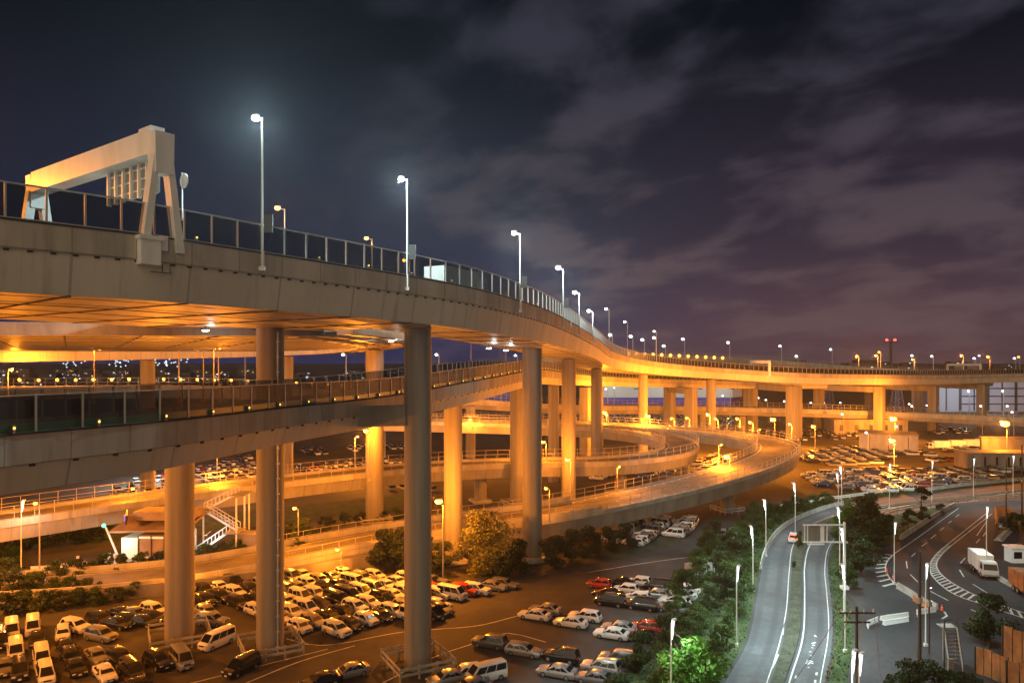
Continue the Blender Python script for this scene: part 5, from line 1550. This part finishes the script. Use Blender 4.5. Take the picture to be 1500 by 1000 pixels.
# farther car parks: too many to count
mb = MB()
def tiny(p, deg, mi):
    a = Vector((math.cos(deg), math.sin(deg), 0)); b = Vector((-a.y, a.x, 0)); Z = Vector((0, 0, 1))
    vs = []
    for x, y, z in [(-2.2, -.85, .25), (2.2, -.85, .25), (2.2, .85, .25), (-2.2, .85, .25), (-2.2, -.85, .9), (2.2, -.85, .8), (2.2, .85, .8), (-2.2, .85, .9)]: vs.append(p + (a * x + b * y + Z * z) * .87)
    mb.add(vs, [(4, 5, 6, 7), (0, 1, 5, 4), (1, 2, 6, 5), (2, 3, 7, 6), (3, 0, 4, 7)], mi)
    vs = [p + (a * x + b * y + Z * z) * .87 for x, y, z in [(-1.9, -.8, .88), (1.2, -.8, .85), (1.2, .8, .85), (-1.9, .8, .88), (-1.4, -.62, 1.5), (.4, -.62, 1.5), (.4, .62, 1.5), (-1.4, .62, 1.5)]]
    mb.add(vs, [(0, 1, 5, 4), (1, 2, 6, 5), (2, 3, 7, 6), (3, 0, 4, 7)], 4); mb.add(vs, [(4, 5, 6, 7)], mi)
CI = {'white': 0, 'silver': 1, 'black': 2, 'grey': 2, 'red': 3, 'blue': 2}
for c in FARCARS: tiny(c['loc'], math.radians(c['deg']), CI[c['colour']])
def far_fill(poly, deg, sb, sa, skip):
    pts = [G(*q) for q in poly]
    x0, x1 = min(p.x for p in pts), max(p.x for p in pts); y0, y1 = min(p.y for p in pts), max(p.y for p in pts)
    a = Vector((math.cos(deg), math.sin(deg), 0)); b = Vector((-a.y, a.x, 0)); c0 = Vector(((x0 + x1) / 2, (y0 + y1) / 2, 0)); R = int(max(x1 - x0, y1 - y0) / 2 / min(sa, sb)) + 2
    for i in range(-R, R):
        for j in range(-R, R):
            p = c0 + a * (sa * i) + b * (sb * j) + Vector((rc.uniform(-.3, .3), rc.uniform(-.3, .3), 0))
            if p.y < 30: continue
            if inside(*PX(p), poly) and rc.random() > skip: tiny(p, deg + (0 if rc.random() < .5 else math.pi), rc.choice([0, 0, 0, 1, 2, 2, 3 if rc.random() < .3 else 1]))
far_fill([(284, 716), (285, 690), (330, 678), (372, 668), (372, 700)], 2.2, 2.6, 5.4, .08)
far_fill([(432, 702), (432, 686), (560, 674), (592, 676), (592, 690)], 2.0, 2.6, 5.6, .06)
far_fill([(436, 668), (440, 660), (480, 658), (480, 667)], 2.0, 2.7, 5.6, .1)
far_fill([(510, 662), (515, 655), (600, 650), (600, 660)], 2.0, 2.7, 5.6, .2)
far_fill([(164, 730), (172, 712), (240, 690), (244, 716), (196, 736)], 2.2, 2.6, 5.4, .12)
far_fill([(860, 628), (860, 606), (1090, 604), (1090, 628)], 1.2, 2.8, 5.8, .25)
far_fill([(1120, 645), (1120, 630), (1270, 630), (1262, 645)], 1.2, 2.8, 5.8, .3)
far_fill([(1360, 636), (1362, 626), (1420, 628), (1420, 636)], 1.2, 2.8, 5.8, .3)
far_fill([(570, 722), (572, 712), (640, 708), (640, 720)], 2.0, 2.8, 5.6, .2)
o = mb.build('distant_cars', [BODYMAT['white'], BODYMAT['silver'], BODYMAT['black'], BODYMAT['red'], M['glass']], recalc=False, smoothf=False)
tag(o, 'mass of parked cars filling the far lots under the viaducts', 'cars', kind='stuff')

def truck(label, loc, deg, Ln=7.2, W=2.2, H=3.1, box='white_steel', cab='white', z=0.0, lit=False, bed=None):
    t = thing('box_truck', label, 'truck', (loc[0], loc[1], z), math.radians(deg))
    h = Ln / 2; bm_ = BODYMAT[cab]
    mb = MB(); mb.box((-1.0, 0, .95 + (H - .95) / 2), (Ln - 2.0, W, H - .95)); mb.box((-1.0, 0, .82), (Ln - 2.1, W * .9, .24)); mb.build('cargo_box', M[box], t, world=False)
    mb = MB(); x0, x1 = h - 1.85, h
    vs = [(x0, -W * .48, .5), (x1, -W * .48, .5), (x1, W * .48, .5), (x0, W * .48, .5), (x0, -W * .46, 2.35), (x1 - .45, -W * .44, 2.35), (x1 - .45, W * .44, 2.35), (x0, W * .46, 2.35),
          (x1 + .02, -W * .48, 1.25), (x1 + .02, W * .48, 1.25)]
    mb.add(vs, [(0, 3, 2, 1), (4, 5, 6, 7), (0, 1, 8, 5, 4), (3, 7, 6, 9, 2), (1, 2, 9, 8), (8, 9, 6, 5), (0, 4, 7, 3)]); mb.build('cab', bm_, t, world=False)
    mb = MB(); mb.add([(x1 + .01, -W * .43, 1.36), (x1 + .01, W * .43, 1.36), (x1 - .40, W * .40, 2.22), (x1 - .40, -W * .40, 2.22)], [(0, 1, 2, 3)])
    for s in (-1, 1): mb.add([(x1 - 1.2, s * (W * .48 + .01), 1.35), (x1 - .25, s * (W * .48 + .01), 1.35), (x1 - .55, s * (W * .46 + .01), 2.15), (x1 - 1.2, s * (W * .46 + .01), 2.15)], [(0, 1, 2, 3)])
    mb.build('windscreen', M['glass'], t, world=False, recalc=False)
    mb = MB(); wheel_mb(mb, (0, .001, 0), .42, 0, 1); wm = mb.mesh('wheel', [M['rubber'], M['rim']])
    mb = MB(); wheel_mb(mb, (0, -.001, 0), .42, 0, 1); wn = mb.mesh('wheel', [M['rubber'], M['rim']])
    for x in (h - .95, -h + 1.3, -h + 2.3):
        for s in (-1, 1): inst(wm if s > 0 else wn, 'wheel', t, (x, s * (W / 2 - .14), .42))
    mb = MB(); mb.box((x1 - .02, 0, .62), (.16, W * .94, .22)); mb.build('bumper', M['grey_panel'], t, world=False)
    for s in (-1, 1):
        mb = MB(); mb.box((x1 + .01, s * W * .36, .86), (.1, .36, .18)); mb.build('headlight', M['headlight'], t, world=False)
    return t
truck('white box truck parked on the dark curving road at right', G(1440, 840), -105, 6.2, 2.05, 2.95)
truck('dark cabbed truck with orange lit box farther up the dark road', G(1470, 772), -118, 6.6, 2.2, 3.2, 'orange_board', 'black')  # box takes the orange board colour
truck('partly cut off orange lit truck at the right edge', G(1506, 872), -100, 6.0, 2.1, 2.9, 'orange_board', 'silver')
p, r = U.at(U.near_px(697, 30, 130)); truck('white truck top showing over the railing on the tallest highway', p + r * -2.4, 62, 8.5, 2.3, 3.0, 'white_steel', 'white', z=p.z + 3.0)
for i, (px, D) in enumerate([(1128, 268), (1205, 285), (1252, 300)]):
    p, r = U.at(U.near_px(px, 260, 330))
p, r = U.at(U.near_px(1262, 262, 330))
c = dict(kind='minivan', colour='white', deg=math.degrees(math.atan2(r.x, -r.y)), loc=p + r * -3 + Vector((0, 0, 3.0)))
for i, (px, py) in enumerate([(1374, 658), (1398, 657), (1420, 656), (1438, 655)]):
    truck('pale truck in the row before the brown wall at right, %s from left' % ordn(i), G(px, py), 172 + 4 * i, 7, 2.2, 3.0, 'white_steel', 'white')
# the red tailed van going away up the grey road
c = dict(kind='suv', colour='white', deg=68, loc=G(1162, 792) + Vector((0, 0, .012)))
v = car(c, 'white van with glowing red tail lights driving away up the grey road', None, True)
for s in (-1, 1):
    mb = MB(); mb.box((-2.26, s * .62, 1.0), (.08, .38, .34)); mb.build('tail_lamp', M['red_glow'], v, world=False)
mb = MB(); mb.box((-2.10, 0, 1.62), (.10, .9, .08)); mb.build('brake_lamp', M['red_glow'], v, world=False)

# ---------------------------------------------------------------- barriers, cones, boards
def barrier(label, pts, h, w, mat, name='road_barrier', cat='barrier', rail=False, kinds=None, z=0.0):
    pth = Path([Vector((p.x, p.y, z)) for p in pts], 1.5) if len(pts) > 2 else Path(pts, raw=True)
    mid = pth.at(pth.L / 2)[0]
    t = thing(name, label, cat, mid)
    mb = MB()
    if rail:
        for hh in (h, h * .6): sweep(mb, pth, [(-.05, hh), (.05, hh), (.05, hh - .28), (-.05, hh - .28)])
        mb.build('rail', mat, t)
        pm = post_mesh(.14, h - .05, mat)
        for k in range(int(pth.L / 3.0) + 1):
            p, r = pth.at(k * 3.0 + .1); inst(pm, 'post', t, p + r * .10 - mid, math.atan2(r.y, r.x))
    else:
        sweep(mb, pth, [(-w / 2, 0), (-w * .28, h * .4), (-w * .2, h), (w * .2, h), (w * .28, h * .4), (w / 2, 0)]); mb.build('wall', mat, t)
    return t
barrier('low concrete barrier along the left kerb of the grey road at its bend', [p for p in A1L.offset(-.2).sub(A1L.L * .30, A1L.L * .62).p], .75, .4, M['kerb'])
barrier('white guard rail on the far kerb of the grey road before the big lot', [G(*q) for q in [(1130, 750), (1160, 741), (1200, 735), (1250, 729), (1300, 721), (1340, 714)]], .95, .2, M['white_steel'], 'guard_rail', 'guard rail', True)
barrier('pale wall along the far kerb of the grey road to the right edge', [G(*q) for q in [(1345, 721), (1400, 713), (1450, 708), (1530, 700)]], .8, .3, M['kerb'])
barrier('long concrete barrier beside the dark clump at the dark road', [G(*q) for q in [(1319, 790), (1345, 773), (1372, 756), (1399, 741)]], .85, .5, M['kerb'])
barrier('wire fence along the near edge of the far grey road', [G(*q) for q in [(1290, 757), (1330, 748), (1400, 737), (1470, 731), (1530, 726)]], 1.1, .1, M['rail_steel'], 'wire_fence', 'fence', True)
barrier('concrete island barrier with orange lit end beside the striped kerb', [G(*q) for q in [(1315, 861), (1334, 872), (1352, 884), (1373, 893)]], .8, .55, M['kerb'])
barrier('orange lit boards on the island barrier', [G(*q) for q in [(1338, 879), (1350, 887), (1362, 892)]], .7, .2, M['orange_board'])
barrier('white lattice barrier across the island tip', [G(1343, 903), G(1371, 899)], .9, .3, M['white_plastic'], rail=True)
barrier('longer white plastic barrier lying across the yard', [G(1290, 908), G(1330, 902)], .5, .42, M['white_plastic'])
barrier('second white plastic barrier just in front of the longer one', [G(1294, 915), G(1330, 909)], .5, .42, M['white_plastic'])
barrier('short white plastic barrier left of the longer ones in the yard', [G(1270, 920), G(1286, 913)], .85, .55, M['white_plastic'], rail=True)
barrier('orange lit kerb wall right of the white truck', [G(*q) for q in [(1459, 846), (1478, 857), (1505, 870)]], .6, .5, M['kerb'])
barrier('pale kerb island by the splayed lamp poles', [G(*q) for q in [(1462, 792), (1470, 784), (1480, 775)]], .5, 1.4, M['kerb'])
for i, (px, py) in enumerate([(1299, 839), (1308, 848), (1279.5, 823), (1380, 894)]):
    t = thing('traffic_cone', ['red cone on the striped kerb, left of two together', 'red cone on the striped kerb, right of two together', 'red cone at the far left end of the striped kerb', 'red cone at the tip of the concrete island'][i], 'traffic cone', G(px, py), 0, 'red cones around the striped kerb')
    mb = MB(); mb.tube((0, 0, .04), (0, 0, .8), .20, .04, 12); mb.build('cone', M['cone'], t, world=False)
    mb = MB(); mb.box((0, 0, .02), (.5, .5, .04)); mb.build('base', M['rubber'], t, world=False)
    mb = MB(); mb.tube((0, 0, .40), (0, 0, .56), .125, .088, 12, caps=False); mb.build('stripe', M['white_plastic'], t, world=False)
# orange boards at lower right
def boards(label, pts, h, n, base=0.0):
    a, b = G(*pts[0]), G(*pts[1])
    t = thing('board_fence', label, 'fence', a)
    d = (b - a); L_ = d.length; d.normalize()
    for k in range(n):
        c = a + d * (L_ * (k + .5) / n) - a + Vector((0, 0, base + h / 2 + rc.uniform(-.08, .08)))
        mb = MB(); mb.box(c, (L_ / n * .90, .18, h), rz=math.atan2(d.y, d.x) + rc.uniform(-.05, .05))
        mb.box(c + Vector((0, -.12, h * .3)), (L_ / n * .90, .06, .10), rz=math.atan2(d.y, d.x)); mb.build('board', M['orange_board'], t, world=False)
    mb = MB()
    for k in range(n + 1): mb.box(d * (L_ * k / n) + Vector((0, .15, (base + h) / 2)), (.12, .12, base + h))
    mb.build('frame', M['dark_steel'], t, world=False)
boards('lower row of rust orange boards in the lower right corner', [(1430, 985), (1478, 1003)], 2.6, 4)
boards('taller upper pair of rust orange boards behind the lower row', [(1470, 975), (1512, 988)], 4.0, 3)
boards('front rust orange boards at the very right bottom edge', [(1476, 1004), (1530, 1016)], 2.4, 3)
# steel stair
b = G(1392, 990)
t = thing('steel_stair', 'dark steel stair with pale stringers beside the orange boards', 'stair', b)
for s in (0, 1.3):
    mb = MB(); mb.bar((s, 0, .2), (1.5 + s, 3.6, 3.4), .10, .28); mb.build('stringer', M['rail_steel'], t, world=False)
    mb = MB(); mb.bar((s, 0, 1.2), (1.5 + s, 3.6, 4.4), .05, .05); mb.bar((s, 0, .2), (s, 0, 1.2), .05, .05); mb.bar((s + 1.5, 3.6, 3.4), (s + 1.5, 3.6, 4.4), .05, .05); mb.build('handrail', M['dark_steel'], t, world=False)
for k in range(12):
    f = (k + .5) / 12; mb = MB(); mb.box((.65 + 1.5 * f, 3.6 * f, .2 + 3.2 * f), (1.25, .26, .05)); mb.build('tread', M['dark_steel'], t, world=False)
mb = MB(); mb.box((-.1, -.2, .9), (.5, .3, 1.8)); mb.bar((1.5, 3.7, 0), (1.5, 3.7, 3.4), .12, .12); mb.bar((2.8, 3.7, 0), (2.8, 3.7, 3.4), .12, .12); mb.box((2.15, 4.2, 3.4), (1.5, 1.2, .1)); mb.build('base', M['wall'], t, world=False)
lamp('led', 'unlit dark lamp with short arm beside the steel stair', G(1383, 985), 5.2, (.8, 0), 0, head=.001, pole_r=.06, pole_mat='dark_steel')
t = thing('kiosk', 'pale rounded kiosk among leaves at the right edge', 'kiosk', G(1488, 822)); mb = MB(); mb.box((0, 0, 1.1), (2.4, 1.8, 2.2)); mb.box((0, 0, 2.3), (2.8, 2.2, .2)); mb.build('body', M['white_steel'], t, world=False)
mb = MB(); mb.box((-.3, -.92, 1.2), (1.2, .05, 1.0)); mb.build('window', M['glass'], t, world=False)
# wooden crate pile in the car lot
t = thing('skip_bin', 'dull grey skip standing at the back of the lot beside the road trees', 'skip bin', G(1025, 838), .5); mb = MB(); mb.prism([(-2, -1), (2, -1), (2, 1), (-2, 1)], .1, 1.4); mb.build('body', M['grey_panel'], t, world=False)
mb = MB()
for x in (-1.6, -.5, .6, 1.6): mb.box((x, -1.05, .75), (.12, .1, 1.3))
mb.build('rib', M['dark_steel'], t, world=False)

# ---------------------------------------------------------------- buildings
def toll():
    o = Vector((-56.5, 113.5, 0))
    t = thing('toll_building', 'small toll building with tilted orange roof and pale lit wall left of the thick column', 'building', o, -.05)
    mb = MB(); mb.box((3.6, 0, 2.2), (6.6, 5, 4.4)); mb.build('wall', M['roofing'], t, world=False)
    mb = MB(); mb.box((-1.0, -.4, 2.4), (2.6, 4, 3.2)); mb.build('booth', M['booth_light'], t, world=False)
    mb = MB()
    vs = [(-3.6, -3.4, 4.9), (8.2, -3.4, 5.3), (8.2, 3.2, 6.6), (-3.6, 3.2, 6.2)]
    mb.add(vs + [(x, y, z + .3) for x, y, z in vs], [(3, 2, 1, 0), (4, 5, 6, 7), (0, 1, 5, 4), (1, 2, 6, 5), (2, 3, 7, 6), (3, 0, 4, 7)]); rf = mb.build('roof', M['roofing'], t, world=False)
    mb = MB(); mb.box((3.6, 0, 7.2), (8.6, 4.2, 1.3)); mb.build('roof_parapet', M['roofing'], t, world=False)
    mb = MB(); mb.box((-1.6, -2.2, 7.1), (.25, 5.2, 1.3), rz=.5); mb.build('sign_face', M['dark_steel'], t, world=False)
    for q in (-.9, .7):
        mb = MB(); mb.box((-1.78 - q * .5, -2.3 + q, 7.1), (.1, 1.2, .7), rz=.5); mb.build('lit_panel', M['screen'], t, world=False)
    mb = MB()
    for x in (.4, 2.4, 4.4, 6.8): mb.box((x, -2.56, 2.2), (.14, .12, 4.4))
    mb.build('mullion', M['dark_steel'], t, world=False)
    mb = MB(); mb.box((3.6, -2.54, .8), (6.4, .06, .7)); mb.box((3.6, -2.54, 4.1), (6.4, .06, .3)); mb.build('lit_window', M['booth_light'], t, world=False)
    mb = MB(); mb.bar((-2.2, -2.6, .1), (-4.6, -2.6, 5.6), .22, .22); mb.build('strut', M['white_steel'], t, world=False)
    mb = MB(); mb.ball((-4.8, -2.8, 5.9), .3, 8, 6); mb.build('green_signal', emis('green_signal_lens', (.1, 1.0, .55), 3.0), t, world=False)
    ld = bpy.data.lights.new('lamp_light', 'POINT'); ld.energy = 260; ld.color = LED; ld.shadow_soft_size = .3
    lo = bpy.data.objects.new('lamp_light', ld); col.objects.link(lo); lo.parent = t; lo.location = (-2, -4.6, 3.6)
toll()
for i in range(26):
    px = 62 + i * 7.6 + rc.uniform(-2, 2); py = 838 - i * .75 + rc.uniform(-2, 2)
    h = rc.uniform(.8, 2.1) if 6 < i < 22 else rc.uniform(.5, 1.0)
    o = G(px, py); mb = MB(); mb.box((0, 0, h / 2), (.28, .28, h)); mb.box((0, 0, h + .04), (.34, .34, .08))
    q = mb.mesh('lane_post', M['white_plastic']); b = inst(q, 'lane_post', None, o)
    tag(b, 'white toll lane post in front of the toll building, %s from left' % ordn(i), 'post', 'white posts at the toll lane')
barrier('low white wall at the toll lane left of the toll building', [G(*q) for q in [(45, 836), (120, 832), (200, 824), (262, 816)]], .7, .25, M['white_plastic'])
def stairs():
    o = G(318, 812)
    t = thing('stair_tower', 'outdoor stair with pale railings between the two thick columns', 'stair', o)
    for (x0, z0, x1, z1, y) in ((-3.2, 0.2, 1.5, 3.4, 0), (2.6, 3.4, -2.4, 6.4, 1.6), (-3.4, 6.4, 1.8, 9.0, 3.2)):
        for yy in (y, y + 1.3):
            mb = MB(); mb.bar((x0, yy, z0), (x1, yy, z1), .10, .34); mb.build('stringer', M['white_steel'], t, world=False)
            mb = MB(); mb.bar((x0, yy, z0 + 1.1), (x1, yy, z1 + 1.1), .10, .12)
            for k in range(9):
                f = k / 8; mb.box((x0 + (x1 - x0) * f, yy, z0 + (z1 - z0) * f + .55), (.07, .07, 1.1))
            mb.build('railing', M['white_steel'], t, world=False)
        mb = MB()
        for k in range(14):
            f = (k + .5) / 14; mb.box((x0 + (x1 - x0) * f, y + .65, z0 + (z1 - z0) * f), (.34, 1.25, .06))
        mb.build('treads', M['grey_panel'], t, world=False)
    mb = MB()
    for z, x in ((3.4, 2.2), (6.4, -3.0), (9.0, 2.6)): mb.box((x, 1.6 if z < 8 else 3.6, z), (2.2, 4.2, .16))
    mb.build('landing', M['grey_panel'], t, world=False)
    for x, y, h in ((-3.6, -.2, 6.4), (3.1, -.2, 9.0), (-3.6, 3.4, 6.4), (3.1, 3.4, 9.0), (3.2, 5.2, 9.0)):
        mb = MB(); mb.box((x, y, h / 2), (.22, .22, h)); mb.build('post', M['white_steel'], t, world=False)
    mb = MB(); mb.box((4.8, 1.6, 1.6), (3.0, 3.0, 3.2)); mb.build('booth', M['wall'], t, world=False)
    ld = bpy.data.lights.new('lamp_light', 'POINT'); ld.energy = 420; ld.color = LED; ld.shadow_soft_size = .2
    lo = bpy.data.objects.new('lamp_light', ld); col.objects.link(lo); lo.parent = t; lo.location = (-1.0, -2.0, 3.2)
    mb = MB(); mb.box((-1.0, -2.0, 3.55), (.5, .2, .12)); mb.bar((-1, -2, 3.55), (-1, 0, 3.7), .06, .06); mb.build('wall_lamp', M['booth_light'], t, world=False)
stairs()
def block(label, px0, px1, D, py1, depth, mat, name='warehouse', cat='building', wins=None, rz=0.0, winmat='glass', roofmat='roofing', base=0.0):
    a = Vector((D * (px0 - CX) / F, D, 0)); b = Vector((D * (px1 - CX) / F, D, 0)); z1 = CAMH - (py1 - HY) * D / F
    w = (b - a).length; c = (a + b) / 2 + Vector((0, depth / 2, 0))
    t = thing(name, label, cat, c, rz)
    mb = MB(); mb.box((0, 0, z1 / 2), (w, depth, z1)); mb.build('wall', M[mat], t, world=False)
    mb = MB(); mb.box((0, 0, z1 + .2), (w + .5, depth + .5, .4)); mb.build('roof', M[roofmat], t, world=False)
    if wins:
        nx, nz, fw, fh = wins
        for i in range(nx):
            for k in range(nz):
                mb = MB(); mb.box((-w / 2 + w * (i + .5) / nx, -depth / 2 - .04, z1 * (k + .5) / nz), (w / nx * fw, .1, z1 / nz * fh)); mb.build('window', M[winmat], t, world=False)
    return t
block('orange lit windowless box shed behind the big car lot', 1275, 1352, 243, 637, 12, 'parapet_pale', 'box_shed', rz=-.42, wins=(3, 1, .04, .8), winmat='dark_steel')
block('low yellow lit shed with dark doorways at the right edge', 1420, 1520, 207, 665, 7, 'wall', 'low_shed', rz=-.06, wins=(6, 1, .16, .62))
block('long brown wall behind the row of pale trucks', 1438, 1560, 242, 641, 1, 'wall', 'long_wall', 'wall')
block('beige low warehouse seen under the far sinking road', 1222, 1330, 300, 616, 10, 'wall', 'warehouse', wins=(5, 1, .25, .4), winmat='dark_steel')
def hall():
    D = 430; x0 = D * (1376 - CX) / F; x1 = D * (1560 - CX) / F; zt = CAMH - (546 - HY) * D / F
    t = thing('hall', 'tall lilac lit hall with dark strips behind the far highway at right', 'building', ((x0 + x1) / 2, D + 15, 0)); w = x1 - x0
    mb = MB(); mb.box((0, 0, zt / 2), (w, 30, zt)); mb.build('wall', M['hall'], t, world=False)
    mb = MB()
    for k in range(9): mb.box((-w / 2 + 4 + k * w / 9, -15.06, zt / 2), (1.6 if k % 2 else .8, .14, zt * .96))
    mb.build('column_strip', M['dark_steel'], t, world=False)
    for k in range(1, 5):
        mb = MB(); mb.box((6, -15.1, zt * k / 5), (w - 14, .12, .7)); mb.build('window_band', M['dark_blue'], t, world=False)
M['hall'] = principled('lilac_cladding', (0.42, 0.42, 0.58), 0.6)
M['dark_blue'] = principled('dark_blue_glass', (0.03, 0.04, 0.10), 0.2)
hall()
def ship(label, D, px0, px1, pyt, pym, z1):
    x0 = D * (px0 - CX) / F; x1 = D * (px1 - CX) / F; zm = CAMH - (pym - HY) * D / F
    t = thing('cargo_ship', label, 'ship', ((x0 + x1) / 2, D + 12, 0)); w = x1 - x0
    def hullmb(za, zb, infl):
        mb = MB(); vs = []
        for z, e in ((za, infl), (zb, 0)):
            for fx, fy in ((-.5, 0), (-.46, -1), (.40, -1), (.5, 0), (.40, 1), (-.46, 1)): vs.append((fx * (w - e), fy * 12, z))
        mb.add(vs, [(5, 4, 3, 2, 1, 0), (6, 7, 8, 9, 10, 11)] + [(k, (k + 1) % 6, 6 + (k + 1) % 6, 6 + k) for k in range(6)]); return mb
    hullmb(-.5, zm, 6).build('hull', M['ship_blue'], t, world=False)
    hullmb(zm + .01, z1, 0).build('upper_works', M['ship_white'], t, world=False)
    mb = MB()
    for k in range(5): mb.box((-w * .4 + w * .8 * k / 4, -12.03, (zm + z1) / 2), (3.0, .12, .6))
    mb.build('vent', M['dark_steel'], t, world=False)
ship('long blue and white car carrier ship moored beyond the far decks', 460, 862, 1096, 560, 582, 17.5)
ship('smaller blue hulled ship glimpsed between the columns under the lower road', 520, 676, 790, 560, 572, 13.0)
for i, (px, D) in enumerate([(900, 440), (985, 440), (1070, 440), (1420, 400), (1470, 400), (735, 490)]):
    t = P(px, 566, D)
    lamp('led', 'quay flood lamp in front of the ships and hall, %s from left' % ordn(sorted([900, 985, 1070, 1420, 1470, 735]).index(px)), (t.x, t.y, 0), 13.5, (0, .8), 2600 if px < 1200 else 6000, head=.4, pole_r=.2, far=True, group='quay flood lamps')
# red beacon mast, lattice towers, distant town
t = thing('beacon_mast', 'dark slim mast with two red beacons on the skyline at right', 'mast', P(1305, 560, 620) - Vector((0, 0, P(1305, 560, 620).z)))
zt = CAMH + 25 * 620 / F
mb = MB(); mb.tube((0, 0, 0), (0, 0, zt), 1.3, .9, 10); mb.build('shaft', M['dark_steel'], t, world=False)
mb = MB(); mb.box((0, 0, zt), (11, 2, .8)); mb.build('platform', M['dark_steel'], t, world=False)
for x in (-3.4, 3.4):
    mb = MB(); mb.ball((x, 0, zt + 1.2), 1.1, 8, 6); mb.build('beacon', M['red_beacon'], t, world=False)
def lattice(label, px, D, pyt, w):
    zt = CAMH - (pyt - HY) * D / F
    t = thing('lattice_tower', label, 'tower', (D * (px - CX) / F, D, 0)); mb = MB(); n = 9
    for sx, sy in ((-1, -1), (1, -1), (1, 1), (-1, 1)): mb.bar((sx * w, sy * w, 0), (sx * w * .25, sy * w * .25, zt), .35, .35)
    for k in range(n):
        f0, f1 = k / n, (k + 1) / n; a, b = w * (1 - .75 * f0), w * (1 - .75 * f1)
        for s in (-1, 1):
            mb.bar((-a, s * a, zt * f0), (b, s * b, zt * f1), .22, .22); mb.bar((a, s * a, zt * f0), (-b, s * b, zt * f1), .22, .22)
    mb.build('frame', M['lattice'], t, world=False)
M['lattice'] = principled('violet_grey_steel', (0.22, 0.20, 0.32), 0.6)
lattice('violet grey lattice tower under the far highway, left of two', 1212, 420, 548, 3.4)
lattice('violet grey lattice tower under the far highway, right of two', 1314, 420, 550, 3.0)
lattice('faint lattice tower on the skyline between the columns under the highway', 735, 560, 503, 4.5)
# distant town
rd_ = random.Random(77)
blocks = MB(); lits = MB()
for k in range(120):
    px = rd_.uniform(-120, 640) if k < 60 else rd_.uniform(860, 1620)
    D = rd_.uniform(760, 1500); x = D * (px - CX) / F; h = rd_.uniform(5, 30) if px > 640 else rd_.uniform(3, 15); w = rd_.uniform(14, 46)
    blocks.box((x, D, h / 2), (w, 14, h))
    for q in range(rd_.randint(1, 6)):
        lits.box((x + rd_.uniform(-w, w) * .46, D - 7.1, rd_.uniform(.25, .97) * h), (rd_.uniform(.8, 3.5), .2, rd_.uniform(.7, 1.2)), mi=0 if rd_.random() < .7 else 1)
for px, n, sp in ((560 / 5, 12, 9), (890 / 5, 16, 8), (1240 / 5, 22, 16)):      # bright quay clusters under the ramp
    for k in range(n):
        D = 900; x = D * (px + rd_.gauss(0, sp) - CX) / F
        lits.box((x, D - 10, rd_.uniform(20, 31)), (1.5, .3, 1.2), mi=0); blocks.box((x, D - 9, 11), (.4, .4, 22))
tag(blocks.build('distant_town', M['dark_steel'], recalc=False, smoothf=False), 'dark low buildings of a distant town along the horizon', 'town', kind='stuff')
tag(lits.build('town_lights', [M['window_lit'], M['window_warm']], recalc=False, smoothf=False), 'lit windows and lamps of the distant town', 'lights', kind='stuff')

# ---------------------------------------------------------------- night air: thin haze added for soft halos at the lamps
def haze():
    mb = MB(); mb.box((0, 1400, 26), (5400, 3000, 54.4))
    m = bpy.data.materials.new('night_haze'); m.use_nodes = True
    nt = m.node_tree; nt.nodes.clear()
    o = node(nt, 'ShaderNodeOutputMaterial'); v = node(nt, 'ShaderNodeVolumePrincipled')
    v.inputs['Color'].default_value = (.82, .9, 1.0, 1); v.inputs['Density'].default_value = 0.00011; v.inputs['Anisotropy'].default_value = 0.7
    nt.links.new(v.outputs[0], o.inputs['Volume'])
    h = mb.build('haze', m, smoothf=False); tag(h, kind='stuff')
haze()
